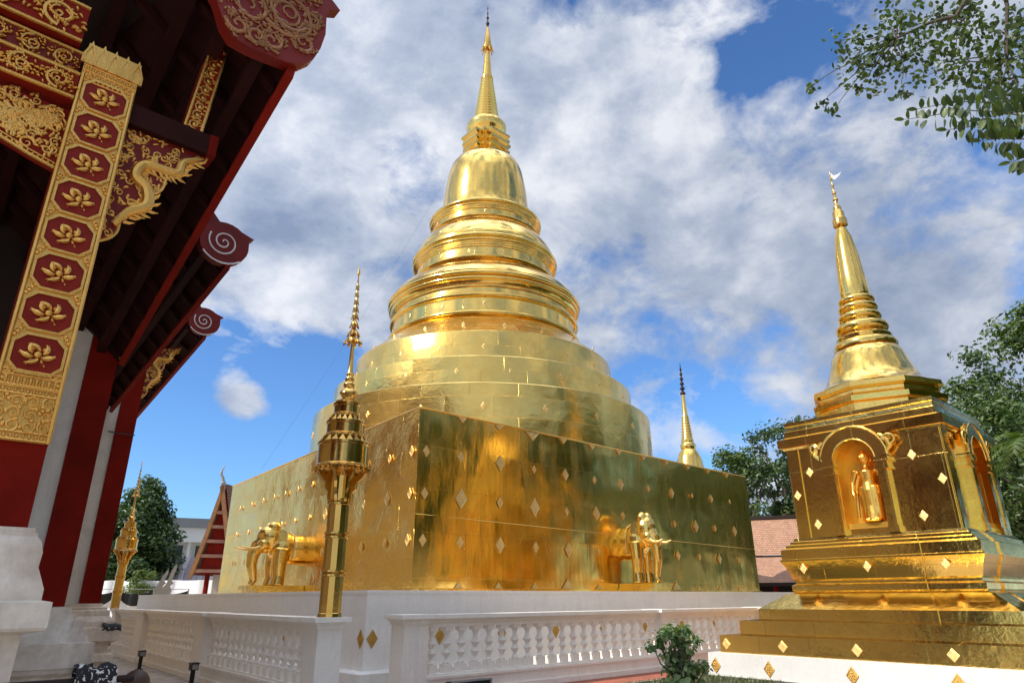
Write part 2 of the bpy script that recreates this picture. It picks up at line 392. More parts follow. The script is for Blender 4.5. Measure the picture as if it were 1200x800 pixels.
def smooth_path(pts, k=6):
    P = [Vector(p) for p in pts]; out = []
    for i in range(len(P)-1):
        a, b, c, d = P[max(i-1, 0)], P[i], P[i+1], P[min(i+2, len(P)-1)]
        for q in range(k):
            t = q/k; out.append(.5*((2*b)+(c-a)*t+(2*a-5*b+4*c-d)*t*t+(3*b-a-3*c+d)*t**3))
    return out+[P[-1]]
def lerp_list(v, n):
    return [v[min(int(i/(n-1)*(len(v)-1)), len(v)-2)]*(1-(i/(n-1)*(len(v)-1)-min(int(i/(n-1)*(len(v)-1)), len(v)-2)))+v[min(int(i/(n-1)*(len(v)-1)), len(v)-2)+1]*(i/(n-1)*(len(v)-1)-min(int(i/(n-1)*(len(v)-1)), len(v)-2)) for i in range(n)]

# ------------------------------------------------------------------ ground
g = MB(); g.add([(-900, -900, 0), (900, -900, 0), (900, 900, 0), (-900, 900, 0)], [(0, 1, 2, 3)])
struct(g.build('ground', M_pave))
g = MB(); g.add([(6.2, 10.02, .004), (14.6, 9.62, .004), (19.5, 9.62, .004), (19.5, 10.62, .004), (6.2, 10.62, .004)], [(0, 1, 2, 3, 4)])
struct(g.build('terracotta_path', M_terr))
g = MB()
g.add([(7.5, 6.2, .004), (14.2, 6.2, .004), (14.2, 9.5, .004), (7.5, 9.86, .004)], [(0, 1, 2, 3)])
struct(g.build('lawn_soil', plain('soil', (.06, .05, .03), .9, .4, 4, .4, .02)))
g = MB()
for i in range(7000):
    x, y = random.uniform(9, 14.15), random.uniform(7.6, 9.55+.05*(14.2-13)); a = random.uniform(0, 2*PI); h = random.uniform(.03, .075); w = .006
    dx, dy = math.cos(a), math.sin(a)
    if y > 9.5+(14.2-x)*.05: continue
    g.add([(x-dy*w, y+dx*w, .003), (x+dy*w, y-dx*w, .003), (x+dx*h*.5, y+dy*h*.5, h)], [(0, 1, 2)])
o = g.build('lawn_grass', L_grass, fix=False); tag(o, 'strip of short green grass beside the terracotta path', 'grass'); o['kind'] = 'stuff'

# ------------------------------------------------------------------ great golden chedi
BX, BY = 8.89, 13.3               # near corner of the block
X1, Y1 = 23.85, 25.2
ZB, ZT = 1.755, 5.95
TC = (16.34, 19.97)               # tower axis
ch = thing('great_stupa', 'tall main golden stupa with round drums on a big gold clad square block', 'stupa', (TC[0], TC[1], 0))
def droop(z, y): return ZB+(z-ZB)*(1-.122*max(0, (y-BY)/(Y1-BY)))
p = MB()
def pplan(h): return [(7.03-h, 12.0-h), (X1+1.6+h, 12.0-h), (X1+1.6+h, 27.6), (7.03-h, 27.6)]
p.loft(pplan, [(.16, 0), (.16, .32), (.12, .36), (0, .36), (0, 1.70), (.012, 1.70), (.012, 1.755)])
plinth = p.build('plinth', M_plinth, ch, sharp=20)
DM = {}
def diamond_mesh(name, a, b, mats, half=None):
    """raised rhombus: rim, sunk field, floral boss; local x, y in plane, z out"""
    m = MB()
    def P(k, z): return [(0, -b*k, z), (a*k, 0, z), (0, b*k, z), (-a*k, 0, z)]
    rings = [P(1, 0), P(1, .012), P(.82, .017), P(.76, .008)]
    if half: # keep upper (half=1) or lower (half=-1)
        rings = [[(-a*k, 0, z), (a*k, 0, z), (0, half*b*k, z)] for k, z in ((1, 0), (1, .012), (.8, .017), (.72, .008))]
    n = len(rings[0]); vs = [q for r in rings for q in r]
    m.add(vs, [(j*n+i, j*n+(i+1) % n, (j+1)*n+(i+1) % n, (j+1)*n+i) for j in range(3) for i in range(n)]+[tuple(range(3*n, 4*n))])
    cy0 = half*b*.3 if half else 0
    m.ball((0, cy0, .008), (a*.13, a*.13, .014), 8, 4)
    for i in range(8):
        an = PI/4*i; rr = (.42 if i % 2 else .36)*(.55 if half else 1)
        m.ball((math.cos(an)*a*rr*.85, cy0+math.sin(an)*b*rr*.85, .008), (a*.12, b*.12, .009), 6, 4)
    return m.mesh(name, mats, sharp=30)
dm = {k: diamond_mesh('diamond_plaque', .092*k, .13*k, G_pale) for k in (.7, .9, 1.1, 1.35, 1.6, 2.0)}
dmt = diamond_mesh('diamond_plaque', .15, .16, G_pale, -1); dmt2 = diamond_mesh('diamond_plaque', .27, .26, G_pale, -1)
dmb = diamond_mesh('diamond_plaque', .13, .15, G_pale, 1); dmb2 = diamond_mesh('diamond_plaque', .24, .27, G_pale, 1)
dmp = diamond_mesh('diamond_plaque', .12, .165, G_brn)
def pick(s): return dm[min(dm, key=lambda k: abs(k-s))]
from mathutils import noise as mnoise
b = MB()
def sheet(mi, P, nx, nz, nrm, amp):
    """P(s, t) -> point on the flat wall; hammered sheets bulge a little between their seams"""
    b.m = mi; vs = []; nrm = Vector(nrm)
    for j in range(nz+1):
        for i in range(nx+1):
            p = Vector(P(i/nx, j/nz)); e = min(i, nx-i, j, nz-j, 3)/3
            d = mnoise.noise(p*.55)*amp*1.3+mnoise.noise(p*1.7+Vector((7, 3, 1)))*amp*.55+mnoise.noise(p*4.5)*amp*.14
            vs.append(p+nrm*d*e)
    fs = [(j*(nx+1)+i, j*(nx+1)+i+1, (j+1)*(nx+1)+i+1, (j+1)*(nx+1)+i) for j in range(nz) for i in range(nx)]
    b.add(vs, fs)
LX = lambda s_, t_: (BX+(X1-BX)*s_, BY, ZB+((ZT+(5.88-ZT)*s_)-ZB)*t_)
LY = lambda s_, t_: (BX, Y1+(BY-Y1)*s_, ZB+(droop(ZT, Y1+(BY-Y1)*s_)-ZB)*t_)
sheet(0, LX, 150, 42, (0, -1, 0), .026)
sheet(1, LY, 120, 42, (-1, 0, 0), .034)
b.m = 0
b.add([(X1, BY, ZB), (X1, 27.2, ZB), (X1, 27.2, 5.6), (X1, BY, 5.88)], [(0, 1, 2, 3)])
b.add([(BX, Y1, ZB), (BX, Y1, droop(ZT, Y1)), (11, 27.2, droop(ZT, Y1)), (11, 27.2, ZB)], [(0, 1, 2, 3)])
b.add([(11, 27.2, ZB), (11, 27.2, droop(ZT, Y1)), (X1, 27.2, 5.6), (X1, 27.2, ZB)], [(0, 1, 2, 3)])
b.add([(BX, BY, ZT), (X1, BY, 5.88), (X1, 27.2, 5.6), (11, 27.2, droop(ZT, Y1)), (BX, Y1, droop(ZT, Y1))], [(0, 1, 2, 3, 4)])
block = b.build('square_block', [G_wall, G_left], ch, sharp=20, fix=False)
t = MB()
t.tube([(BX, Y1, droop(ZT, Y1)+.0), (BX, BY, ZT), (X1, BY, 5.88)], .024, 6)
t.tube([(BX, BY-.004, 3.43), (X1, BY-.004, 3.24)], .008, 5)
t.build('edge_trim', G_small, ch)
t = MB(); t.box(BX-.05, X1+.05, BY-.05, BY-.003, ZB, ZB+.06); t.box(BX-.05, BX-.003, BY-.003, Y1, ZB, ZB+.06)
t.build('base_trim', G_small, ch)
cnt = 0
FR = lambda x, z: frame((x, BY-.02, z), (1, 0, 0), (0, 0, 1), (0, -1, 0))
FL = lambda y, z: frame((BX-.024, y, z), (0, -1, 0), (0, 0, 1), (-1, 0, 0))
right = [(10.16,4.89,1.1),(11.46,4.89,1.6),(12.68,4.87,.9),(13.91,4.86,1.35),(15.14,4.85,.9),(16.35,4.84,1.35),(17.7,4.85,.9),(18.96,4.83,1.35),(20.12,4.84,.7),(21.28,4.84,1.1),(22.48,4.84,.7),
 (10.2,3.87,2.0),(11.45,3.88,1.1),(12.68,3.86,2.0),(13.91,3.85,.9),(15.16,3.88,1.6),(16.36,3.9,.9),(17.7,3.88,.9),(18.97,3.84,.9),(20.17,3.83,1.6),(21.33,3.84,.9),(22.59,3.81,1.35),
 (10.2,2.85,1.1),(11.46,2.84,1.6),(12.7,2.84,1.1),(13.94,2.83,1.6),(15.17,2.84,.9),(16.38,2.84,1.1),(17.8,2.85,.9),(19,2.85,1.35),(20.21,2.85,.9),(21.4,2.83,1.35),(22.63,2.84,.9)]
for x, z, s in right: inst('diamond_plaque', pick(s), ch, FR(x, z)); cnt += 1
for i in range(11):
    x = 10.18+1.23*i
    inst('diamond_plaque', dmt2 if i == 2 else dmt, ch, FR(x, ZT-.03-.07*(x-BX)/15)); inst('diamond_plaque', dmb2 if i in (3, 7) else dmb, ch, FR(x, ZB+.065)); cnt += 2
for x, y in ((9.12, 0), ):
    for z in (4.9, 3.9, 2.85): inst('diamond_plaque', dm[1.1], ch, FR(x, z)); cnt += 1
for z in (4.9, 3.9, 2.85): inst('diamond_plaque', dm[1.1], ch, FL(13.52, z)); cnt += 1
yy = [14.5, 15.6, 16.65, 17.7, 18.65, 19.6, 20.5, 21.3, 22.15, 23.1, 24.1]
for j, z in enumerate((4.9, 3.9, 2.85)):
    for i, y in enumerate(yy):
        if j == 2 and 18 < y < 20.4: continue
        inst('diamond_plaque', dm[(1.35 if (i+j) % 3 == 1 else .9) if y < 18 else .7], ch, FL(y, droop(z, y))); cnt += 1
# drums
def fillet(pts): return pts
k0 = 1.021
prof = [(6.42, 5.2), (6.40, 7.62), (6.34, 7.70), (5.78, 7.72), (5.74, 8.72), (5.68, 8.78), (5.05, 8.80)]
p = MB(); p.lathe([(6.44, 5.3), (6.41, 7.68), (6.38, 7.71), (5.5, 7.78)], TC, 128); p.build('drum', G_drum, ch, sharp=30)
p = MB(); p.lathe([(5.80, 7.66), (5.76, 8.77), (5.73, 8.80), (4.9, 8.86)], TC, 128); p.build('drum', G_drum, ch, sharp=30)
p = MB(); p.lathe([(5.10, 8.74), (5.06, 9.88), (5.04, 9.94), (4.06, 10.78), (4.0, 10.86), (3.5, 10.9)], TC, 128); p.build('drum', G_drum, ch, sharp=30)
def torus(r, z, a, n=7): return [(r+a*math.cos(PI*(-.5+i/n)), z+a*math.sin(PI*(-.5+i/n))) for i in range(n+1)]
p = MB()
pr1 = [(3.98, 10.84), (3.9, 10.9), (3.84, 10.98)]+torus(3.82, 11.12, .09)+[(3.76, 11.24), (3.74, 11.72)]+torus(3.76, 11.84, .10)+[(3.70, 11.97), (3.68, 12.18), (3.74, 12.2), (3.74, 12.26), (3.80, 12.28), (3.82, 12.36)]+torus(3.84, 12.48, .09)+torus(3.88, 12.68, .10)+\
      [(3.90, 12.82), (3.80, 13.0), (3.60, 13.22), (3.36, 13.42), (3.14, 13.58), (3.0, 13.7), (2.92, 13.8)]
p.lathe(pr1, TC, 112, caps=False); p.build('ring_terrace', G_ring, ch, sharp=40)
p = MB()
pr2 = [(2.92, 13.8), (2.98, 13.84), (2.98, 13.90), (2.91, 13.93), (2.88, 14.28), (2.92, 14.30), (2.92, 14.36), (2.96, 14.38), (2.96, 14.44), (3.0, 14.46), (3.0, 14.5)]+torus(2.98, 14.58, .07)+torus(3.0, 14.76, .09)+\
      [(3.0, 14.88), (2.94, 15.1), (2.8, 15.4), (2.62, 15.66), (2.46, 15.86), (2.36, 16.0)]
p.lathe(pr2, TC, 112, caps=False); p.build('ring_terrace', G_ring, ch, sharp=40)
p = MB()
pr3 = [(2.36, 16.0), (2.40, 16.02), (2.40, 16.08), (2.33, 16.11), (2.30, 16.36), (2.34, 16.38), (2.34, 16.44), (2.38, 16.46), (2.38, 16.5)]+torus(2.34, 16.57, .06)+torus(2.36, 16.73, .085)+[(2.3, 16.84), (2.1, 16.94), (2.0, 16.98)]
p.lathe(pr3, TC, 112, caps=False); p.build('ring_terrace', G_ring, ch, sharp=40)
p = MB(); p.lathe([(2.0, 16.96), (1.95, 17.1), (1.90, 17.6), (1.84, 18.3), (1.76, 18.9), (1.67, 19.4), (1.56, 19.75), (1.38, 20.02), (1.12, 20.2), (.95, 20.28), (.6, 20.32)], TC, 96); p.build('bell', G_ring, ch, sharp=60)
def redent(h):
    q = h*.52; r = h*.74; pts = [(h, -q), (h, q), (r, q), (r, r), (q, r), (q, h)]
    out = []
    for k in range(4):
        c, s = math.cos(k*PI/2), math.sin(k*PI/2)
        out += [(x*c-y*s, x*s+y*c) for x, y in pts]
    return out
p = MB(); p.loft(redent, [(.86, 20.25), (.86, 20.5), (.97, 20.58), (.97, 20.68), (.88, 20.72), (.88, 20.82), (1.0, 20.9), (1.0, 21.0), (.90, 21.06), (.92, 21.16), (1.04, 21.24), (1.04, 21.36), (.8, 21.44)], TC)
p.build('harmika', G_ring, ch, sharp=25)
p = MB(); p.lathe([(.72, 21.4), (.74, 21.62), (.84, 21.75), (.93, 21.98), (.92, 22.14), (.82, 22.3), (.62, 22.42), (.56, 22.46)], TC, 48); p.build('lotus_bulb', G_ring, ch, sharp=60)
p = MB(); pr = []
for i in range(15):
    r = .56-.30*i/14; z = 22.45+2.35*i/14
    pr += [(r+.035, z+.03), (r+.04, z+.08), (r+.01, z+.115), (r-.03, z+.13)]
p.lathe(pr, TC, 40); p.build('spire_rings', G_ring, ch, sharp=40)
p = MB(); p.lathe([(.24, 24.9), (.30, 24.94), (.30, 25.05), (.25, 25.08), (.21, 25.5), (.15, 26.4), (.10, 26.85)], TC, 32); p.build('spire', G_ring, ch)
p = MB(); p.lathe([(.08, 26.8), (.25, 26.86), (.26, 26.95), (.20, 27.02), (.19, 27.2), (.13, 27.7), (.07, 28.1), (.05, 28.25)], TC, 28)
for i in range(10):
    a = 2*PI*i/10; x, y = TC[0]+.25*math.cos(a), TC[1]+.25*math.sin(a)
    p.tube([(x, y, 26.88), (x+.03*math.cos(a), y+.03*math.sin(a), 26.72), (x+.05*math.cos(a), y+.05*math.sin(a), 26.6)], [.012, .035, .004], 5)
p.build('umbrella', G_pole, ch)
p = MB(); p.lathe([(.05, 28.2), (.045, 28.4), (.085, 28.46), (.085, 28.52), (.035, 28.6), (.03, 28.8), (.065, 28.84), (.06, 28.9), (.025, 28.96), (.022, 29.1), (.045, 29.14), (.02, 29.22), (.012, 29.4), (.028, 29.5), (.004, 29.68)], TC, 16); p.build('finial', M_dark, ch)
# plaques on the drums
def drumfrm(r, z, ang, lean=0):
    c, s = math.cos(ang), math.sin(ang)
    return frame((TC[0]+c*(r+.002), TC[1]+s*(r+.002), z), (-s, c, 0), (0, 0, 1), (c, s, 0))
rows = [(6.42, 6.95, 1.1, 17), (5.77, 8.28, 1.1, 17), (5.07, 9.35, 1.0, 17), (4.72, 10.27, .9, 17), (3.75, 11.5, .9, 24), (2.9, 14.1, .8, 24), (2.32, 16.24, .8, 30)]
extra = MB()
for ri, (r, z, s, st) in enumerate(rows):
    a0 = 230.7+(ri % 2)*st*.5
    for kk in range(-10, 11):
        a = a0+kk*st
        if abs(a-230.7) > 84: continue
        M = drumfrm(r, z, rad(a))
        if cnt < 100: inst('diamond_plaque', dm[.9 if ri < 3 else .7], ch, M); cnt += 1
        else:
            src = dm[.9]; sc = Matrix.Scale(.8, 4)
            vs = [M @ sc @ v.co for v in src.vertices]; extra.add(vs, [tuple(f.vertices) for f in src.polygons])
if extra.v:
    o = extra.build('diamond_plaque', G_pale, ch); o['kind'] = 'stuff'
# brown plaques on the plinth
for i in range(11):
    x = 7.03+.06+1.66*i
    inst('plinth_plaque', dmp, plinth, frame((x+.1*(i == 0), 11.997, .90), (1, 0, 0), (0, 0, 1), (0, -1, 0)))
for i in range(8): inst('plinth_plaque', dmp, plinth, frame((7.027, 12.14+1.66*i, .90), (0, -1, 0), (0, 0, 1), (-1, 0, 0)))

# stay cables
def cable(pts, label, sag=.3):
    m = MB(); a, b2 = Vector(pts[0]), Vector(pts[1]); n = 24
    m.tube([a.lerp(b2, i/n)-Vector((0, 0, sag*4*(i/n)*(1-i/n))) for i in range(n+1)], .0025, 5)
    tag(m.build('stay_cable', M_wire), label, 'cable')
cable([(TC[0]-1.1, TC[1]+.9, 20.1), (8.95, 22.9, 5.75)], 'thin dark cable slanting down the left flank of the great stupa')

# ------------------------------------------------------------------ remeshed statues
def solid(mb, name, mat, parent, voxel, smooth=6):
    me = mb.mesh(name, mat, Vector(parent['org']))
    tmp = bpy.data.objects.new('tmp', me); COL.objects.link(tmp)
    r = tmp.modifiers.new('r', 'REMESH'); r.mode = 'VOXEL'; r.voxel_size = voxel; r.use_smooth_shade = True
    s2 = tmp.modifiers.new('s', 'SMOOTH'); s2.factor = .5; s2.iterations = smooth
    dg = bpy.context.evaluated_depsgraph_get(); dg.update()
    me2 = bpy.data.meshes.new_from_object(tmp.evaluated_get(dg)); me2.name = name
    bpy.data.objects.remove(tmp); bpy.data.meshes.remove(me)
    if not me2.materials: me2.materials.append(mat)
    me2.polygons.foreach_set('use_smooth', [True]*len(me2.polygons))
    o = bpy.data.objects.new(name, me2); COL.objects.link(o); o.parent = parent; o['org'] = parent['org']; return o
def elephant(loc, rotz, scale, label):
    e = thing('elephant_statue', label, 'elephant statue', (0, 0, 0), 'golden elephants emerging from the stupa block')
    b = MB()
    # trunk of the body, facing -y, back end in the wall at y=0
    b.ball((0, -.12, 1.22), (.42, .62, .44), 20, 12)
    b.ball((0, -.5, 1.27), (.40, .42, .44), 20, 12)
    b.ball((0, -.88, 1.54), (.31, .34, .37), 16, 10)                 # head
    for s in (-1, 1):
        b.ball((s*.12, -.84, 1.83), (.15, .17, .17), 12, 8)           # twin domes
        b.ball((s*.17, -1.06, 1.34), (.11, .14, .14), 10, 8)          # cheek
        b.ball((s*.20, -1.04, 1.56), (.05, .05, .04), 8, 6)           # brow
        b.tube([(s*.22, -.62, 1.2), (s*.24, -.66, .8), (s*.24, -.64, .45), (s*.24, -.67, .2)], [.23, .185, .155, .18], 14)
    b.tube([(0, -1.0, 1.5), (0, -1.16, 1.3), (0, -1.27, 1.02), (0, -1.28, .76), (0, -1.22, .52), (0, -1.19, .34), (0, -1.25, .22)], [.22, .19, .155, .13, .108, .09, .08], 12)
    b.ball((0, -.98, 1.2), (.12, .14, .12), 10, 8)                    # mouth
    solid(b, 'body', G_stat, e, .022, 3)
    for s in (-1, 1):
        t = MB(); t.tube([(s*.15, -1.08, 1.30), (s*.19, -1.30, 1.20), (s*.21, -1.50, 1.20), (s*.20, -1.68, 1.25)], [.05, .045, .035, .012], 10); t.build('tusk', G_pale, e)
        t = MB(); n = 14
        pts = [(0, .22), (.12, .26), (.26, .22), (.34, .08), (.33, -.10), (.26, -.28), (.14, -.40), (.04, -.30), (0, -.10)]
        def F(u, w, d): return (s*(.24+d+u*.30), -.80+u*.72, 1.54+w*.85)
        t.prism(pts, F, 0, .035)
        ear = t.build('ear', G_stat, e, 30)
        t = MB(); t.ball((s*.255, -1.02, 1.55), .025, 8, 6); t.build('eye', M_dark, e)
    t = MB(); t.tube([(-.41, -.36, 1.3), (-.32, -.36, 1.6), (0, -.36, 1.735), (.32, -.36, 1.6), (.41, -.36, 1.3), (.36, -.36, .98), (0, -.36, .83), (-.36, -.36, .98), (-.41, -.36, 1.3)], .022, 6)
    t.tube([(-.2, -1.0, 1.72), (0, -1.08, 1.66), (.2, -1.0, 1.72)], .03, 6)
    t.build('harness', G_pale, e)
    t = MB(); t.box(-.48, .48, -1.28, -.0, 0, .09); t.box(-.42, .42, -1.40, -.0, .09, .2); t.build('pedestal', G_stat, e, 20)
    e.location = loc; e.rotation_euler = (0, 0, rotz); e.scale = scale
    return e
elephant((16.42, 13.28, 1.757), 0, (1.0, .88, 1.10), 'golden elephant emerging from the sunless right face of the big stupa block')
elephant((8.87, 19.0, 1.757), -PI/2, (1.0, 1.08, .94), 'golden elephant emerging from the pale left face of the big stupa block')

# ------------------------------------------------------------------ small golden chedi at right
SC = (17.66, 6.03)
sc = thing('small_stupa', 'smaller golden stupa with arched statue niches on a stepped base at the right', 'stupa', (SC[0], SC[1], 0))
def sq(h, q=.47, o=.03):
    a, w = h, h*q
    pts = [(-a, -a), (-w, -a), (-w, -a-o), (w, -a-o), (w, -a), (a, -a), (a, -w), (a+o, -w), (a+o, w), (a, w), (a, a), (w, a), (w, a+o), (-w, a+o), (-w, a), (-a, a), (-a, w), (-a-o, w), (-a-o, -w), (-a, -w)]
    return pts
sqp = lambda h: [(-h, -h), (h, -h), (h, h), (-h, h)]
p = MB(); p.loft(sqp, [(3.4, 0), (3.38, .455)], SC); wb = p.build('white_base', M_white, sc, 20)
p = MB(); p.loft(sqp, [(3.18, .457), (3.17, .81), (2.9, .835)], SC); p.build('step', G_small, sc, 15)
p = MB(); p.loft(sqp, [(2.84, .83), (2.83, 1.11), (2.5, 1.14)], SC); p.build('step', G_small, sc, 15)
p = MB(); p.loft(lambda h: sq(h), [(2.52, 1.13), (2.51, 1.35), (2.04, 1.66), (1.9, 1.70)], SC); p.build('sloped_step', G_small, sc, 15)
p = MB(); p.loft(lambda h: sq(h), [(1.90, 1.68), (1.93, 1.73), (1.93, 1.84), (1.86, 1.88), (1.86, 1.93), (1.90, 1.97), (1.92, 2.04), (1.98, 2.22), (2.06, 2.36), (2.06, 2.40), (2.03, 2.41), (2.03, 2.62), (1.94, 2.66), (1.94, 2.71), (1.86, 2.74), (1.86, 2.79), (1.80, 2.81), (1.79, 2.87), (1.6, 2.88)], SC)
p.build('moulded_base', G_small, sc, 18)
# body with niches on the two sides in view
hb, tk = 1.70, .42
p = MB(); Z0, Z1 = 2.865, 4.95
p.box(SC[0]-hb+tk, SC[0]+hb, SC[1]-hb+tk, SC[1]+hb, Z0, Z1)
nz0, nzs, nw = 3.0, 4.47, .455           # niche sill, spring line, half width
def arc(w, zs, n=14, r=1.0): return [(w*math.cos(PI*i/n), zs+w*r*math.sin(PI*i/n)) for i in range(n+1)]
def nich(F, L0, L1, mb, cen, d0, d1):
    mb.prism([(L0, Z0), (cen-nw, Z0), (cen-nw, Z1), (L0, Z1)], F, d0, d1)
    mb.prism([(cen+nw, Z0), (L1, Z0), (L1, Z1), (cen+nw, Z1)], F, d0, d1)
    mb.prism([(cen-nw, Z0), (cen+nw, Z0), (cen+nw, nz0), (cen-nw, nz0)], F, d0, d1)
    top = [(cen+nw, Z1), (cen-nw, Z1)]+[(cen-x, z) for x, z in arc(nw, nzs)]
    # strips for the spandrel
    A = [(cen-x, z) for x, z in arc(nw, nzs)]
    for i in range(len(A)-1): mb.prism([A[i], A[i+1], (A[i+1][0], Z1), (A[i][0], Z1)], F, d0, d1)
FXm = lambda u, w, d: (SC[0]-hb+d, SC[1]-u, w)      # front face (towards -x), u runs right in the picture
FYm = lambda u, w, d: (SC[0]+u, SC[1]-hb+d, w)      # right face (towards -y)
NO = .10
FXn = lambda u, w, d: FXm(u-NO, w, d)
nich(FXn, -hb+NO, hb+NO, p, 0, 0, tk)
nich(FYm, -hb+tk, hb, p, 0, 0, tk)
p.build('body', G_small, sc, 25)
G_nic = gold('gold_niche', col=(.95, .55, .10), dents=.004, dscale=3, panel=None, wrinkle=.003, rough=.3, tarnish=.3)
for F, F0, nm in ((FXn, FXm, 'niche'), (FYm, FYm, 'niche')):
    q = MB()
    A = [(x, z) for x, z in arc(nw, nzs)]; A = [(nw, nz0)]+A+[(-nw, nz0)]
    for i in range(len(A)-1):
        a, b2 = A[i], A[i+1]
        q.add([F(a[0], a[1], .004), F(b2[0], b2[1], .004), F(b2[0]*.995, b2[1], tk-.004), F(a[0]*.995, a[1], tk-.004)], [(0, 1, 2, 3)])
    q.add([F(x, z, tk-.006) for x, z in A], [tuple(range(len(A)))])
    q.prism([(-nw, nz0), (nw, nz0), (nw, nz0+.12), (-nw, nz0+.12)], F, .06, tk-.01)
    nobj = q.build(nm, G_nic, sc, 30, fix=False)
    # arch frame
    q = MB(); pj = -.18
    O, I = arc(.74, nzs+.02), arc(nw+.01, nzs)
    for i in range(len(O)-1): q.prism([I[i], I[i+1], O[i+1], O[i]], F, pj, .05)
    for s in (-1, 1):
        def bx(u0, u1, w0, w1, d): q.prism([(min(s*u0, s*u1), w0), (max(s*u0, s*u1), w0), (max(s*u0, s*u1), w1), (min(s*u0, s*u1), w1)], F, d, .05)
        bx(nw+.01, nw+.20, Z0+.005, nzs-.26, pj+.03); bx(nw-.015, nw+.26, nzs-.26, nzs-.20, pj-.01); bx(nw+.0, nw+.24, nzs-.20, nzs-.10, pj+.01); bx(nw-.02, nw+.28, nzs-.10, nzs+.0, pj-.03)
        bx(nw+.0, nw+.23, Z0+.005, Z0+.14, pj)
        sp = spiral((s*.84, nzs+.34), .13, 1.2, PI if s > 0 else 0, -s)
        q.tube([F(u, w, pj) for u, w in sp], [.055-.035*i/len(sp) for i in range(len(sp))], 8)
        q.tube([F(s*u, w, pj+.02) for u, w in ((.62, nzs+.5), (.76, nzs+.40), (.82, nzs+.22), (.70, nzs+.06))], [.03, .06, .07, .03], 8)
    q.tube([F(u, w, pj) for u, w in arc(.745, nzs+.02)], .028, 6); q.tube([F(u, w, pj) for u, w in arc(nw+.02, nzs)], .018, 6)
    q.build('niche_frame', G_small, sc, 30)
    # corner pilasters of the face
    for s in (-1, 1):
        a, c2 = sorted((s*(hb-.30), s*(hb-.02))); q = MB()
        q.prism([(a, Z0), (c2, Z0), (c2, Z1), (a, Z1)], F0, -.035, .03)
        q.build('pilaster', G_small, sc, 20)
p = MB(); p.loft(sqp, [(1.74, 4.94), (1.76, 4.99), (1.83, 5.0), (1.84, 5.2), (1.74, 5.23), (1.70, 5.26), (1.70, 5.40), (1.655, 5.42), (1.65, 5.52), (1.67, 5.54), (1.67, 5.63), (1.4, 5.66)], SC); p.build('cornice', G_small, sc, 18)
oct_ = lambda h: [(h*math.cos(PI/4*i), h*math.sin(PI/4*i)) for i in range(8)]
p = MB(); p.loft(oct_, [(1.46, 5.64), (1.46, 5.86), (1.56, 5.9), (1.57, 6.02), (1.48, 6.06), (1.40, 6.12), (1.40, 6.2), (1.52, 6.26), (1.50, 6.38), (1.22, 6.45)], SC); p.build('octagonal_tier', G_small, sc, 18)
p = MB(); p.lathe([(1.32, 6.42), (1.24, 6.48), (1.12, 6.6), (1.02, 6.8), (.93, 7.05), (.86, 7.3), (.78, 7.46), (.66, 7.54), (.5, 7.56)], SC, 56); p.build('bell', G_small, sc, 60)
p = MB(); p.lathe([(.60, 7.5), (.74, 7.53), (.76, 7.62), (.72, 7.7), (.64, 7.74), (.66, 7.84), (.60, 7.92), (.50, 7.96)]+torus(.50, 8.1, .13)+[(.42, 8.26), (.44, 8.32)]+torus(.42, 8.42, .10)+[(.37, 8.54), (.38, 8.58)]+torus(.39, 8.68, .09)+[(.34, 8.78), (.36, 8.82)]+torus(.36, 8.9, .085)+[(.30, 8.99), (.28, 9.02)], SC, 48); p.build('ring_moulding', G_small, sc, 40)
p = MB(); p.lathe([(.35, 9.0), (.36, 9.06), (.34, 9.6), (.335, 9.62), (.30, 10.2), (.22, 10.8), (.12, 11.12), (.10, 11.2)], SC, 40); p.build('spire', G_small, sc)
p = MB(); p.lathe([(.11, 11.16), (.185, 11.2), (.19, 11.36), (.17, 11.42), (.155, 11.44), (.15, 11.62), (.12, 11.66), (.11, 11.68), (.105, 11.8), (.07, 11.84), (.05, 11.9), (.045, 11.98), (.075, 12.02), (.06, 12.08), (.03, 12.12), (.03, 12.2), (.06, 12.24), (.03, 12.3), (.025, 12.45), (.045, 12.5), (.02, 12.56), (.02, 12.7), (.04, 12.74), (.012, 12.8), (.01, 13.02)], SC, 20); p.build('umbrella_finial', G_pole, sc)
p = MB(); p.prism([(0, 12.72), (.10, 12.70), (.22, 12.82), (.30, 12.93), (.18, 12.86), (.08, 12.84), (.02, 12.92)], lambda u, w, d: (SC[0]+u*.6, SC[1]-u*.8+d, w), -.008, .008); p.build('weather_vane', M_vane, sc)
dms = diamond_mesh('diamond_plaque', .090, .118, G_pale); dms2 = diamond_mesh('diamond_plaque', .105, .115, G_pale)
FS = lambda x, yo, z: frame((SC[0]+x, SC[1]+yo, z), (0, -1, 0), (0, 0, 1), (-1, 0, 0))
for yo, z in ((1.2, 4.36), (1.2, 3.16), (-1.06, 4.44), (-1.04, 3.17)): inst('diamond_plaque', dms, sc, FS(-hb-.003, yo, z))
for yo, z in ((1.56, 3.85), (-1.55, 3.87)): inst('diamond_plaque', dms, sc, FS(-hb-.038, yo, z))
for yo in (3.02, 1.69, .17, -1.49, -3.0): inst('diamond_plaque', dms2, sc, FS(-3.178, yo, .63))
for yo in (1.55, .14, -1.34): inst('diamond_plaque', dms, sc, FS(-2.03-.03*(abs(yo) < .5), yo, 2.2))
for yo in (3.2, 1.94, .24, -1.55, -3.2): inst('plinth_plaque', dmp, wb, FS(-3.394, yo, .2))
for xo in (-1.2, 1.2):
    for z in (3.2, 4.4): inst('diamond_plaque', dms, sc, frame((SC[0]+xo, SC[1]-hb-.003, z), (1, 0, 0), (0, 0, 1), (0, -1, 0)))
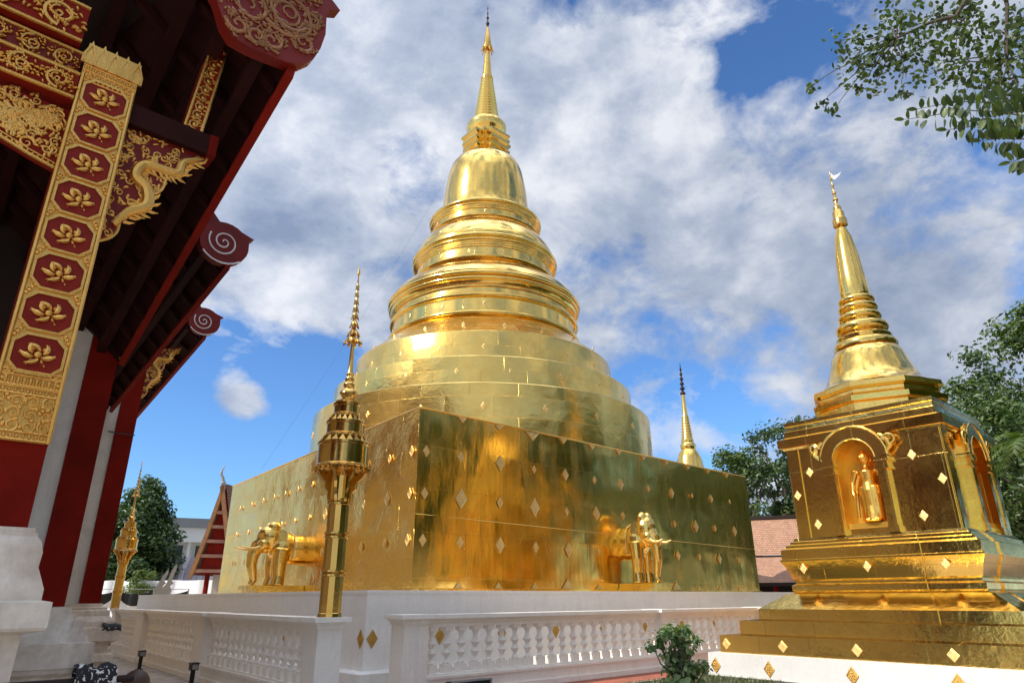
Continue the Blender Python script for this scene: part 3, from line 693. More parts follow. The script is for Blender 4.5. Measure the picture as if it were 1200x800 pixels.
# standing figure in the niche
G_fig = gold('gold_figure', col=(.95, .58, .13), dents=.003, dscale=9, panel=None, wrinkle=.002, rough=.27, tarnish=.5)
def buddha(c, face, label):
    bz = c[2]; e = thing('buddha_statue', label, 'statue', c)
    b = MB(); R_ = Matrix.Rotation(face, 4, 'Z') @ Matrix.Diagonal((1.3, 1.15, 1.02, 1))
    def T(p): return R_ @ Vector(p)+Vector(c)
    b.tube([T((0, 0, .02)), T((0, 0, .3)), T((0, 0, .6)), T((0, 0, .78)), T((0, 0, .98)), T((0, 0, 1.08))], [.15, .125, .14, .115, .155, .06], 14)
    for s in (-1, 1):
        b.tube([T((s*.075, -.02, .03)), T((s*.075, -.02, .4)), T((s*.07, -.02, .68))], [.065, .075, .085], 10)
        b.ball(T((s*.075, -.09, .03)), (.05, .05, .03), 10, 6)
        b.tube([T((s*.15, 0, 1.02)), T((s*.215, .01, .80)), T((s*.225, -.02, .6)), T((s*.215, -.04, .52)), T((s*.205, -.05, .46))], [.065, .05, .04, .035, .02], 10)
        b.tube([T((s*.19, .02, .6)), T((s*.21, .03, .3)), T((s*.22, .03, .08))], [.03, .035, .03], 8)     # robe edges
    b.tube([T((0, 0, 1.05)), T((0, -.01, 1.17))], [.06, .055], 10)
    b.ball(T((0, -.015, 1.25)), (.105, .105, .125), 14, 10)
    b.ball(T((0, -.105, 1.245)), (.018, .018, .035), 8, 6)
    for s in (-1, 1):
        b.ball(T((s*.083, .01, 1.225)), (.02, .022, .065), 8, 6); b.ball(T((s*.032, -.098, 1.275)), (.02, .012, .01), 8, 6)
    b.ball(T((0, -.092, 1.19)), (.03, .014, .01), 8, 6)
    b.ball(T((0, .01, 1.365)), (.06, .06, .05), 10, 8); b.tube([T((0, .01, 1.39)), T((0, .01, 1.45))], [.028, .008], 8)
    solid(b, 'figure', G_fig, e, .012, 2)
    t = MB(); t.ball(T((0, 0, -.0)), (.24, .2, .03), 16, 6); t.build('lotus_base', G_stat, e)
    return e
bud = buddha((SC[0]-hb+.20, SC[1]+.0, nz0+.155), -PI/2, 'golden standing statue inside the arched front niche of the small stupa')

bud.scale = (1.12, 1.22, 1.09)

# ------------------------------------------------------------------ second spire behind the block
s2 = thing('distant_stupa', 'distant small golden stupa spire rising behind the far end of the stupa block', 'stupa', (0, 0, 0))
a2 = rad(33.36); D2 = 40.0; C2 = (D2*math.cos(a2), D2*math.sin(a2)); s2.location = (C2[0], C2[1], 0); s2['org'] = (C2[0], C2[1], 0)
zz = lambda s: 1.6+s*D2
p = MB(); p.loft(sqp, [(1.9, 0), (1.9, 1.2), (1.5, 1.5), (1.5, 6.4), (1.75, 6.5), (1.7, 7.1), (1.2, 7.4)], C2); p.build('body', G_small, s2, 20)
p = MB(); p.lathe([(1.15, 7.3), (1.1, 7.8), (.85, 7.95), (.80, 8.3), (.70, 9.0), (.55, 9.4), (.40, 9.6), (.44, 9.7), (.44, 9.9), (.34, 10.0), (.36, 10.1), (.30, 10.3)], C2, 36); p.build('bell', G_stat, s2, 45)
p = MB(); pr = []
for i in range(8): pr += [(.30-.016*i+.03, 10.3+.17*i), (.30-.016*i-.01, 10.42+.17*i)]
p.lathe(pr+[(.15, 11.7), (.10, 12.9)], C2, 24); p.build('spire', G_stat, s2)
p = MB(); pr = []
for i in range(6): r = .14-.017*i; pr += [(r*.5, 12.9+.3*i), (r*1.25, 12.96+.3*i), (r, 13.05+.3*i), (r*.5, 13.12+.3*i)]
p.lathe(pr+[(.015, 14.9)], C2, 16); p.build('finial', M_dark, s2)

# ------------------------------------------------------------------ balustrades
def baluster_mesh():
    m = MB()
    m.box(-.085, .085, -.085, .085, .36, .50)
    m.lathe([(.06, .50), (.075, .53), (.045, .56), (.035, .60), (.05, .63), (.083, .685), (.055, .73), (.038, .76), (.055, .79), (.088, .84), (.06, .885), (.04, .93), (.045, .99), (.075, 1.05)], (0, 0), 12, caps=False)
    m.box(-.085, .085, -.085, .085, 1.05, 1.12)
    return m.mesh('baluster', M_rail, sharp=40)
BAL = baluster_mesh()
def balustrade(label, A, B, posts, bays, thick=.30):
    """posts: [(s0, s1)], bays: [(s0, s1, count)] in metres along A->B"""
    A, B = Vector((*A, 0)), Vector((*B, 0)); u = (B-A).normalized(); v = Vector((-u.y, u.x, 0))
    r = thing('balustrade', label, 'balustrade', tuple(A), 'white balustrades round the stupa')
    L = (B-A).length; s0 = min(p[0] for p in posts)
    def M_(): return Matrix(((u.x, v.x, 0, A.x), (u.y, v.y, 0, A.y), (0, 0, 1, 0), (0, 0, 0, 1)))
    M = M_(); h = thick/2
    def bar(w, z0, z1, e0=0, e1=0): return MB().box(s0+.02-e0, L-.02+e1, -w, w, z0, z1, M)
    m = bar(h, 0, .30); m.box(s0+.02, L-.02, -h-.035, h+.035, .002, .10, M); m.box(s0+.02, L-.02, -h+.03, h-.03, .301, .36, M); m.box(s0+.02, L-.02, -h-.02, h+.02, .28, .325, M)
    m.build('base_wall', M_rail, r, 20)
    m = bar(h-.05, 1.12, 1.20); m.box(s0+.02, L-.02, -h+.01, h-.01, 1.201, 1.245, M); m.box(s0-.04, L, -h-.06, h+.06, 1.262, 1.33, M); m.box(s0-.02, L, -h-.03, h+.03, 1.245, 1.262, M)
    m.build('rail', M_rail, r, 20)
    for a, b2 in posts:
        m = MB(); w = h+.05
        m.box(a, b2, -w, w, 0, 1.21, M); m.box(a-.04, b2+.04, -w-.04, w+.04, 0, .14, M); m.box(a-.03, b2+.03, -w-.03, w+.03, 1.18, 1.235, M); m.box(a-.06, b2+.06, -w-.06, w+.06, 1.235, 1.265, M); m.box(a-.10, b2+.10, -w-.10, w+.10, 1.268, 1.338, M)
        m.build('post', M_rail, r, 20)
    for a, b2, n in bays:
        for i in range(n):
            q = A+u*(a+(b2-a)*(i+.5)/n); inst('baluster', BAL, r, Matrix.Translation(q) @ Matrix.Rotation(math.atan2(u.y, u.x), 4, 'Z'))
    return r
LA, LB = (5.33, 10.12), (6.24, 26.4)
ul = (Vector(LB)-Vector(LA)).normalized()
balustrade('white balustrade along the shaded walk on the left under the tiered pole', LA, LB, [(0, .50), (5.85, 6.55), (11.75, 12.6), (15.8, 16.3)], [(.52, 5.83, 16), (6.57, 11.73, 16), (12.62, 15.78, 10)])
balustrade('white balustrade in front of the right face behind the potted shrub', (6.97, 10.80), (19.4, 10.80), [(0, .52), (7.3, 7.66), (11.9, 12.4)], [(.56, 7.26, 20), (7.70, 11.86, 12)])

# ------------------------------------------------------------------ tiered ceremonial poles
def pole(loc, label):
    r = thing('tiered_umbrella_pole', label, 'ceremonial pole', loc, 'golden tiered poles on the balustrade')
    X, Y, Z = loc; sc_ = 1.057
    def z(q): return (q-1.34)*sc_
    def LT(pr, n=24, ph=0): return MB().lathe([(rr, Z+zz_) for rr, zz_ in pr], (X, Y), n, ph)
    m = LT([(.19, 0), (.185, .05), (.175, .06), (.17, z(3.4))], 12, PI/12); m.build('shaft', G_pole, r, 20)
    for q in (1.95, 2.5, 3.0): MB().lathe([(rr, Z+zz_) for rr, zz_ in [(.17, z(q)-.05), (.20, z(q)-.045), (.20, z(q)-.015), (.18, z(q)), (.20, z(q)+.015), (.20, z(q)+.045), (.17, z(q)+.05)]], (X, Y), 24).build('collar', G_pole, r)
    m = MB()
    for i in range(8):
        a = 2*PI*i/8; c, s = math.cos(a), math.sin(a)
        F = lambda u, w, d: (X+c*u-s*d, Y+s*u+c*d, Z+w)
        m.prism([(.16, z(2.98)), (.20, z(3.0)), (.22, z(3.08)), (.21, z(3.14)), (.27, z(3.2)), (.28, z(3.3)), (.36, z(3.36)), (.43, z(3.46)), (.16, z(3.5))], F, -.022, .022)
    m.build('bracket', G_pole, r, 25)
    def tier(r0, q0, q1, teeth=True):
        h0, h1 = z(q0), z(q1); m = MB()
        m.lathe([(rr, Z+zz_) for rr, zz_ in [(.1, h0), (r0-.01, h0), (r0, h0+.02), (r0, h0+.04), (r0-.02, h0+.06), (r0-.02, h1-.05), (r0, h1-.04), (r0, h1), (.08, h1+.01)]], (X, Y), 32)
        n = 22
        for i in range(n):
            a = 2*PI*(i+.5)/n; da = PI/n*.9
            if teeth: # zigzag petals above, fringe below
                m.add([(X+math.cos(a-da)*r0*.99, Y+math.sin(a-da)*r0*.99, Z+h1), (X+math.cos(a+da)*r0*.99, Y+math.sin(a+da)*r0*.99, Z+h1), (X+math.cos(a)*(r0-.05), Y+math.sin(a)*(r0-.05), Z+h1+.10),
                       (X+math.cos(a-da)*(r0-.03), Y+math.sin(a-da)*(r0-.03), Z+h1), (X+math.cos(a+da)*(r0-.03), Y+math.sin(a+da)*(r0-.03), Z+h1)], [(0, 1, 2), (4, 3, 2), (0, 2, 3), (1, 4, 2)])
            m.ball((X+math.cos(a)*r0, Y+math.sin(a)*r0, Z+h0-.02), (.028, .028, .05), 6, 4)
        m.build('umbrella_tier', G_pole, r, 30)
    tier(.44, 3.52, 3.92); tier(.335, 4.02, 4.27); tier(.24, 4.36, 4.58, False)
    m = LT([(.20, z(4.58)), (.21, z(4.62)), (.10, z(4.66)), (.11, z(4.7)), (.16, z(4.76)), (.15, z(4.8)), (.08, z(4.86)), (.10, z(4.9)), (.10, z(4.93)), (.065, z(4.97)), (.08, z(5.0)), (.08, z(5.03)), (.055, z(5.07)), (.07, z(5.1)), (.045, z(5.16)), (.04, z(5.4)), (.03, z(5.66))], 16); m.build('lotus_spire', G_pole, r, 40)
    m = MB()
    for q, rr in ((5.68, .145), (5.82, .10), (5.98, .075), (6.14, .06), (6.28, .05), (6.42, .04), (6.56, .034), (6.7, .028)):
        m.lathe([(.03, Z+z(q)), (rr*.75, Z+z(q)+.01), (rr*.7, Z+z(q)+.07), (rr*.4, Z+z(q)+.10), (.018, Z+z(q)+.15)], (X, Y), 12)
        for i in range(8):
            a = 2*PI*i/8; c, s = math.cos(a), math.sin(a)
            m.tube([(X+c*rr*.7, Y+s*rr*.7, Z+z(q)+.05), (X+c*rr, Y+s*rr, Z+z(q)-.02), (X+c*rr*1.25, Y+s*rr*1.25, Z+z(q)-.05)], [.012, rr*.22, .003], 5)
    m.lathe([(.014, Z+z(6.75)), (.012, Z+z(6.95)), (.03, Z+z(6.97)), (.004, Z+z(7.12))], (X, Y), 8)
    m.build('umbrella_finial', G_pole, r, 35)
    return r
pl = pole((5.42, 10.36, 1.338), 'large golden tiered pole standing on the near corner post of the left balustrade')
p2 = copy_tree(pl); p2.location = (6.10, 26.6, 1.338); p2.scale = (.80, .80, .80)
p2['label'] = 'small far golden tiered pole beside the red columns of the temple hall'

# ------------------------------------------------------------------ temple hall (viharn) on the left
vh = thing('temple_hall', 'red and gold wooden temple hall with tiered roof and carved pillars', 'temple', (-3.5, 9.6, 0))
RX = -3.5
def ped(name, xr, y, levels, xl=None):
    """levels: list of (overhang beyond xr and y, z)"""
    m = MB(); rings = [(o_, z) for o_, z in levels]
    xl = xl if xl is not None else -8.0
    m.loft(lambda h: [(xl-h, y-h), (xr+h, y-h), (xr+h, y+.6), (xl-h, y+.6)], rings); return m.build(name, M_base, vh, 30)
# pillar 1 pedestal
def levels(k): return k
ped('pedestal', .60, 4.98, [(.08, 0), (.08, .30), (.06, .34), (.08, 1.42), (.17, 1.44), (.18, 1.455), (.18, 1.59), (.13, 1.60), (.13, 1.66), (.115, 1.70), (.085, 1.78), (.09, 1.86), (.075, 1.92), (.06, 1.94), (.05, 1.95), (.05, 1.97), (.035, 1.972), (.035, 2.0), (.02, 2.0)], .02)
ped('podium', 1.68, 9.58, [(.22, 0), (.22, .25), (.20, .30), (.20, .82), (.29, .86), (.30, .90), (.32, .91), (.32, 1.155), (.27, 1.165), (.245, 1.22), (.20, 1.28), (.19, 1.35), (.17, 1.39), (.12, 1.395), (.12, 1.45), (.07, 1.455), (.07, 1.52), (.01, 1.53)], -8.7)
ped('podium', 3.5, 16.48, [(.24, 0), (.24, .46), (.34, .48), (.34, .60), (.24, .66), (.24, .80), (.34, .84), (.37, .85), (.37, 1.09), (.30, 1.10), (.28, 1.20), (.18, 1.30), (.17, 1.40), (.12, 1.42), (.12, 1.46), (.05, 1.47), (.05, 1.53), (.01, 1.535)], -10.5)
# walls behind the podium fronts, down to the far end
m = MB(); m.box(-8.7, 1.68, 10.18, 16.2, 0, 1.5); m.box(-10.5, 3.5, 17.08, 30, 0, 1.5); m.build('podium', M_base, vh)
m = MB(); m.box(.99, 1.352, 9.62, 9.9, 1.53, 6.2); m.box(-8.6, .99, 9.62, 9.9, 1.53, 9.0); m.box(1.4, 1.62, 9.9, 16.4, 1.53, 5.6); m.build('wall', M_wallp, vh)
m = MB(); m.box(-10.4, 3.128, 16.52, 16.8, 1.53, 10.5); m.box(3.1, 3.46, 16.8, 30, 1.53, 7.3); m.box(-10.4, 3.46, 29.7, 30, 1.53, 12); m.build('wall', M_wallp, vh)
m = MB(); m.box(-8.6, .85, 9.45, 9.61, 1.53, 9.2); m.build('porch_shade_wall', M_dark, vh)  # dark wall added before the white one; porch shade put into its colour
m = MB(); m.box(1.35, 1.68, 9.58, 9.92, 1.53, 6.4); m.build('column', M_redp, vh, 20)
m = MB(); m.box(3.126, 3.50, 16.48, 16.84, 1.535, 8.3); m.build('column', M_redp, vh, 20)
m = MB(); m.tube([(3.0, 16.50, 5.02), (3.13, 16.46, 5.0), (3.3, 16.44, 4.99), (3.52, 16.46, 5.0)], .012, 5); m.build('cable', M_wire, vh)
m = MB(); m.box(.256, .60, 5.0, 5.34, 2.0, 5.44); col1 = m.build('column', M_redp, vh, 20)
for xx in (-7.6,):
    m = MB(); m.box(xx, xx+.34, 5.0, 5.34, 0, 5.6); m.build('column', M_redp, vh, 20)
# carved gold panel on pillar 1
x0, x1 = .250, .606; xm = (x0+x1)/2
F5 = lambda u, w, d: (u, 5.0-d, w)
gp = MB(); gp.prism([(x0, 2.50), (x1, 2.50), (x1, 5.48), (x0, 5.48)], F5, .002, .014)
for xx in (x0+.012, x1-.012): gp.tube([F5(xx, 2.5, .018), F5(xx, 5.2, .018)], .014, 6)
def band(z0, z1, kind):
    gp.tube([F5(x0, z0, .016), F5(x1, z0, .016)], .008, 5); gp.tube([F5(x0, z1, .016), F5(x1, z1, .016)], .008, 5)
    n = 11
    for i in range(n):
        u = x0+(x1-x0)*(i+.5)/n; zc_ = (z0+z1)/2
        if kind == 'bead': gp.ball(F5(u, zc_, .016), (.011, .010, (z1-z0)*.34), 6, 4)
        elif kind == 'petal': gp.ball(F5(u, zc_, .014), (.013, .014, (z1-z0)*.45), 6, 5)
band(2.51, 2.555, 'bead'); band(2.79, 2.83, 'bead'); band(2.84, 2.90, 'petal'); band(2.905, 2.935, 'bead')
for r_ in range(3):
    for c2 in range(4):
        u, w = x0+.05+(x1-x0-.1)*c2/3, 2.595+.075*r_
        sp = spiral((u, w), .040, 1.3, random.uniform(0, 6), 1 if (c2+r_) % 2 else -1)
        gp.tube([F5(a, b2, .018) for a, b2 in sp], [.009-.005*i/len(sp) for i in range(len(sp))], 5)
        for kk in range(3):
            an = random.uniform(0, 2*PI); gp.ball(F5(u+.042*math.cos(an), w+.04*math.sin(an), .016), (.016, .012, .011), 6, 4)
band(5.155, 5.185, 'bead'); band(5.19, 5.235, 'bead'); band(5.24, 5.285, 'bead')
for i in range(5):
    u = x0+.02+(x1-x0-.04)*i/4; wv = .045
    gp.prism([(u-wv, 5.29), (u+wv, 5.29), (u+wv, 5.36), (u+.025, 5.42), (u, 5.50), (u-.025, 5.42), (u-wv, 5.36)], F5, .012, .03+.004*(i % 2))
    for s_ in (-1, 1): gp.tube([F5(u+s_*.03, 5.30, .032), F5(u+s_*.03, 5.37, .034), F5(u, 5.46, .034)], .006, 4)
# leaves in the gaps between medallions
MZ = [3.05+.286*i for i in range(8)]
for i in range(9):
    w = 3.05-.143+.286*i
    for s_ in (-1, 1):
        ue = xm+s_*.145
        for q in range(4):
            gp.ball(F5(ue-s_*.012*q, w+(-.035+.022*q), .014), (.016, .012, .012), 6, 4)
        sp = spiral((ue-s_*.01, w), .022, 1.1, 0, s_); gp.tube([F5(a, b2, .018) for a, b2 in sp], .005, 4)
panel = gp.build('gold_panel', G_carv, col1, 30)
md = MB()
def octo(w, h, c): return [(w, h-c), (w-c, h), (-w+c, h), (-w, h-c), (-w, -h+c), (-w+c, -h), (w-c, -h), (w, -h+c)]
O1, O2 = octo(.150, .134, .062), octo(.134, .118, .056)
for i in range(8):
    j = (i+1) % 8; md.prism([O2[i], O2[j], O1[j], O1[i]], lambda u, w, d: (u, w, d), .012, .026)
md.m = 1; md.prism(O2, lambda u, w, d: (u, w, d), .012, .0165); md.m = 0
md.ball((0, 0, .02), (.024, .024, .02), 10, 6)
for i in range(6):
    a = PI/6+PI/3*i; s_ = 1 if math.cos(a) > 0 else -1
    rx, ry = .098, .078
    arcp = [(math.cos(a+s_*.9*(t-.25))*rx*(.30+.70*t), math.sin(a+s_*.9*(t-.25))*ry*(.30+.70*t), .020+.008*math.sin(PI*t)) for t in [q/7 for q in range(8)]]
    md.tube(arcp, [.006, .011, .015, .017, .016, .013, .009, .003], 6)
    a += PI/6; md.ball((math.cos(a)*.058, math.sin(a)*.046, .017), (.014, .010, .009), 7, 5, Matrix.Rotation(a, 3, 'Z'))
    md.ball((math.cos(a)*.092, math.sin(a)*.075, .016), (.012, .006, .007), 6, 4, Matrix.Rotation(a, 3, 'Z'))
mdm = md.mesh('medallion', [G_carv, M_medal])
for w in MZ: inst('medallion', mdm, col1, frame((xm, 5.0, w), (1, 0, 0), (0, 0, 1), (0, -1, 0)))

# carved frieze beams of the porch front
def frieze(z0, z1, xL, xR, y, red, name, dens=1.0, slope=0):
    h = z1-z0; Fq = lambda u, w, d: (u, y-d, w+slope*(u-xR))
    m = MB(); m.m = 1; m.prism([(xL, z0), (xR, z0), (xR, z1), (xL, z1)], Fq, -.2, 0); m.m = 0
    for w in (z0+.015, z1-.015): m.tube([Fq(xL, w, .004), Fq(xR, w, .004)], .016, 6)
    L = xR-xL; n = int(L/(h*.95)); 
    for i in range(n):
        u = xR-(i+.5)*L/n; sg = 1 if i % 2 else -1
        if u < -3.2: break
        sp = spiral((u, (z0+z1)/2), h*.34, 1.5, PI/2*sg, sg)
        m.tube([Fq(a, b2, .008) for a, b2 in sp], [h*.055*(1-.6*q/len(sp)) for q in range(len(sp))], 5)
        sp = spiral((u+sg*h*.05, (z0+z1)/2), h*.17, 1.1, -PI/2*sg, -sg); m.tube([Fq(a, b2, .010) for a, b2 in sp], h*.028, 5)
        for kk in range(int(46*dens)):
            an = random.uniform(0, 2*PI); rr = h*random.uniform(.15, .50)
            m.ball(Fq(u+rr*math.cos(an)*1.1, (z0+z1)/2+rr*.8*math.sin(an), .008), (h*.062, .016, h*.032), 6, 4, Matrix.Rotation(an+random.uniform(-.8, .8), 3, 'Y'))
    return m.build(name, [G_carv, red], vh, 30)
frieze(5.44, 5.78, -7.3, .20, 4.98, M_red, 'frieze')
frieze(5.21, 5.42, -7.3, .235, 5.05, M_maroon, 'frieze')
frieze(4.95, 5.185, -7.3, .245, 4.98, M_red, 'frieze', 1.5)
# scalloped arch panel under the frieze
m = MB(); m.m = 1
P = [(.25, 4.40), (.10, 4.44), (-.08, 4.50), (-.5, 4.66), (-1.0, 4.76), (-2.0, 4.80), (-7.2, 4.80), (-7.2, 4.94), (.25, 4.90)]
Fp = lambda u, w, d: (u, 5.06-d, w)
m.prism(P, Fp, -.05, 0); m.m = 0
edge = P[:7]
for off, rr in ((0.012, .014), (.045, .007)): m.tube([Fp(u, w+off, .006) for u, w in edge], rr, 6)
for i in range(60):
    t = i/60*1.9; u = .24-t
    k = [q for q in range(6) if edge[q+1][0] <= u <= edge[q][0]]
    if k:
        a, b2 = edge[k[0]], edge[k[0]+1]; f = (u-a[0])/(b2[0]-a[0]); w = a[1]+(b2[1]-a[1])*f
        m.ball(Fp(u, w+.028, .006), .009, 6, 4)
for i in range(80):
    u = random.uniform(-.55, .235); wl_ = 4.46+.0 if u > 0 else 4.5-.2*u
    w = random.uniform(min(wl_+.06, 4.85), 4.88); sg = random.choice((-1, 1))
    sp = spiral((u, w), random.uniform(.03, .055), 1.4, random.uniform(0, 6), sg); m.tube([Fp(a, b2, .008) for a, b2 in sp], [.010-.006*q/len(sp) for q in range(len(sp))], 5)
    for kk in range(8):
        an = random.uniform(0, 6.28); m.ball(Fp(u+.055*math.cos(an), w+.05*math.sin(an), .006), (.02, .012, .011), 6, 4, Matrix.Rotation(an, 3, 'Y'))
m.build('arch_panel', [G_carv, M_red], vh, 30)

# tie beam, naga bracket and carved post outside pillar 1
m = MB(); m.box(.56, 1.19, 5.02, 5.2, 4.97, 5.15); m.build('tie_beam', M_dred, vh, 20)
m = MB(); m.box(1.19, 1.255, 5.015, 5.205, 4.965, 5.155); m.build('tie_beam_end', M_redp, vh, 20)
def bracket(name, pts, Fb, parent):
    """pts: wall-bottom tip, wall-top, outer-top"""
    (ua, wa), (ub, wb_), (uc, wc) = pts
    out = [(ua, wa)]; n = 40
    for i in range(1, n):
        t = i/n; u = ua+(uc-ua)*t; w = wa+(wc-wa)*t; k = .05*abs(math.sin(t*PI*4.5))*(uc-ua)/.55
        nx, nz = (wc-wa), -(uc-ua); l = math.hypot(nx, nz); bow = -.30*math.sin(PI*t)*(uc-ua)
        out.append((u+nx/l*(k+bow*.3), w+nz/l*(k+bow*.3)))
    out += [(uc+.04, wc+.01), (uc, wc+.03), (ub, wb_)]
    m = MB(); m.m = 1; m.prism(out, Fb, -.02, .02); m.m = 0
    m.tube([Fb(u, w, .018) for u, w in out[:n+1]], .011*(uc-ua)/.5, 6)
    S_ = (uc-ua)/.55
    body = [(ua+.06*S_, wa+.16*S_), (ua+.14*S_, wa+.30*S_), (ua+.24*S_, wa+.40*S_), (ua+.22*S_, wa+.54*S_), (ua+.13*S_, wa+.62*S_), (ua+.17*S_, wa+.74*S_), (ua+.30*S_, wa+.76*S_), (ua+.40*S_, wa+.78*S_), (ua+.43*S_, wa+.90*S_), (ua+.56*S_, wa+1.0*S_)]
    body = smooth_path([Fb(u, wa+(w-wa)*(wc-wa)/(1.02*S_), .026) for u, w in body])
    m.tube(body, lerp_list([.022*S_, .036*S_, .044*S_, .045*S_, .042*S_, .040*S_, .038*S_, .036*S_, .03*S_, .010*S_], len(body)), 10)
    for bi in range(3, len(body)-3, 2):      # scales and dorsal flames
        q = body[bi]; tt = (body[bi+1]-body[bi-1]).normalized(); sd = Vector((tt.z, 0, -tt.x))
        m.tube([q+sd*.03*S_, q+sd*.062*S_+tt*.02*S_, q+sd*.085*S_+tt*.05*S_], [.014*S_, .012*S_, .002], 5)
    for i in range(120):
        a, b2 = random.random(), random.random()
        if a+b2 > 1: a, b2 = 1-a, 1-b2
        u = ua+(ub-ua)*a+(uc-ua)*b2; w = wa+(wb_-wa)*a+(wc-wa)*b2; sg = random.choice((-1, 1))
        if i % 3 == 0:
            sp = spiral((u, w), .032*S_, 1.3, random.uniform(0, 6), sg); m.tube([Fb(x, z, .022) for x, z in sp], .007*S_, 5)
        else:
            m.ball(Fb(u, w, .02), (.024*S_, .012, .011*S_), 6, 4, Matrix.Rotation(random.uniform(0, 3), 3, 'Y'))
    return m.build(name, [G_carv, M_maroon], parent, 30)
bracket('naga_bracket', [(.61, 3.98), (.61, 4.965), (1.17, 4.965)], lambda u, w, d: (u, 5.10-d, w), vh)
bracket('naga_bracket', [(1.69, 4.55), (1.69, 5.30), (1.95, 5.25)], lambda u, w, d: (u, 9.66-d, w), vh)
bracket('naga_bracket', [(3.50, 5.86), (3.50, 7.0), (4.10, 7.22)], lambda u, w, d: (u, 16.55-d, w), vh)
m = MB(); bt, tp = (1.055, 5.155), (1.15, 6.16); hw = .075
Fq = lambda u, w, d: (u, 5.04-d, w)
m.m = 1; m.prism([(bt[0]-hw, bt[1]), (bt[0]+hw, bt[1]), (tp[0]+hw, tp[1]), (tp[0]-hw, tp[1])], Fq, -.12, 0); m.m = 0
for s_ in (-1, 1): m.tube([Fq(bt[0]+s_*(hw-.012), bt[1], .004), Fq(tp[0]+s_*(hw-.012), tp[1], .004)], .014, 6)
for i in range(11):
    t = (i+.5)/11; u = bt[0]+(tp[0]-bt[0])*t; w = bt[1]+(tp[1]-bt[1])*t; sg = 1 if i % 2 else -1
    if i < 8:
        sp = spiral((u, w), .045, 1.3, PI/2*sg, sg); m.tube([Fq(a, b2, .006) for a, b2 in sp], .009, 5); m.ball(Fq(u, w, .006), (.018, .014, .018), 8, 5)
        for kk in range(5): an = random.uniform(0, 6.28); m.ball(Fq(u+.05*math.cos(an), w+.045*math.sin(an), .005), (.016, .010, .010), 6, 4)
    else:
        for q in (-1, 0, 1): m.ball(Fq(u+q*.04, w, .006), (.015, .014, .03), 6, 4)
m.build('carved_post', [G_carv, M_red], vh, 30)

# roofs: eave line E0->E1, ridge over x=RX ; underside timber, tiles above
def roof(E0, E1, rz0, rz1, nraf, scroll, th=.10):
    E0, E1 = Vector(E0), Vector(E1); R0, R1 = Vector((RX, E0.y, rz0)), Vector((RX, E1.y, rz1))
    mir = lambda p: Vector((2*RX-p.x, p.y, p.z))
    n = 6
    def surf(m, dz, sgn, a0=0, a1=1):
        A = []
        for i in range(n+1):
            t = i/n; c = -.35*math.sin(PI*t)     # sagging Lanna roof line
            for E, R in ((E0, R0), (E1, R1)):
                p_ = E.lerp(R, t)+Vector((0, 0, c+dz)); A.append(p_ if sgn > 0 else mir(p_))
        return A
    mu = MB(); mt = MB()
    for sg in (1, -1):
        A, B = surf(mu, 0, sg), surf(mt, th, sg)
        mu.add(A, [(2*i, 2*i+1, 2*i+3, 2*i+2) for i in range(n)])
        mt.add(B, [(2*i, 2*i+2, 2*i+3, 2*i+1) for i in range(n)], [[(0, i), (0, i+1), (6, i+1), (6, i)] for i in range(n)])
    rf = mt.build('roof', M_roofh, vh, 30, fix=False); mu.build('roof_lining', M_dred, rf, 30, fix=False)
    def SP(t, y):  # point on the underside
        f = (y-E0.y)/(E1.y-E0.y); return E0.lerp(E1, f).lerp(R0.lerp(R1, f), t)+Vector((0, 0, -.35*math.sin(PI*t)))
    m = MB(); d = Vector((.03, 0, 0))
    m.hexa([E0+Vector((.03, 0, -.10)), E1+Vector((.03, 0, -.10)), E1+Vector((-.04, 0, -.08)), E0+Vector((-.04, 0, -.08))], [E0+Vector((.06, 0, .14)), E1+Vector((.06, 0, .14)), E1+Vector((0, 0, .16)), E0+Vector((0, 0, .16))])
    m.build('fascia', M_red, rf, 20)
    for i in range(nraf):
        y = E0.y+.25+(E1.y-E0.y-.3)*i/(nraf-1); m = MB()
        for t0, t1 in ((.01, .17), (.17, .33), (.33, .5)):
            a, b2 = SP(t0, y), SP(t1, y)
            m.hexa([a+Vector((0, -.04, -.10)), a+Vector((0, .04, -.10)), b2+Vector((0, .04, -.10)), b2+Vector((0, -.04, -.10))], [a+Vector((0, -.04, -.004)), a+Vector((0, .04, -.004)), b2+Vector((0, .04, -.004)), b2+Vector((0, -.04, -.004))])
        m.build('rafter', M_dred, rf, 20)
    for t in (.05, .105, .16, .24, .32):
        m = MB(); a, b2 = SP(t, E0.y+.05), SP(t, E1.y); o_ = .10
        m.hexa([a+Vector((-.05, 0, -.2)), a+Vector((.05, 0, -.2)), b2+Vector((.05, 0, -.2)), b2+Vector((-.05, 0, -.2))], [a+Vector((-.05, 0, -.102)), a+Vector((.05, 0, -.102)), b2+Vector((.05, 0, -.102)), b2+Vector((-.05, 0, -.102))])
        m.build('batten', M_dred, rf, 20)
    return rf, SP
rf1, SP1 = roof((1.61, 4.6, 5.82), (1.73, 9.6, 4.55), 10.6, 10.0, 10, None)
rf2, SP2 = roof((2.67, 9.0, 6.05), (2.95, 16.4, 5.50), 12.6, 12.4, 12, None)
rf3, SP3 = roof((4.43, 15.8, 7.42), (5.0, 29.5, 6.1), 13.6, 13.4, 18, None)
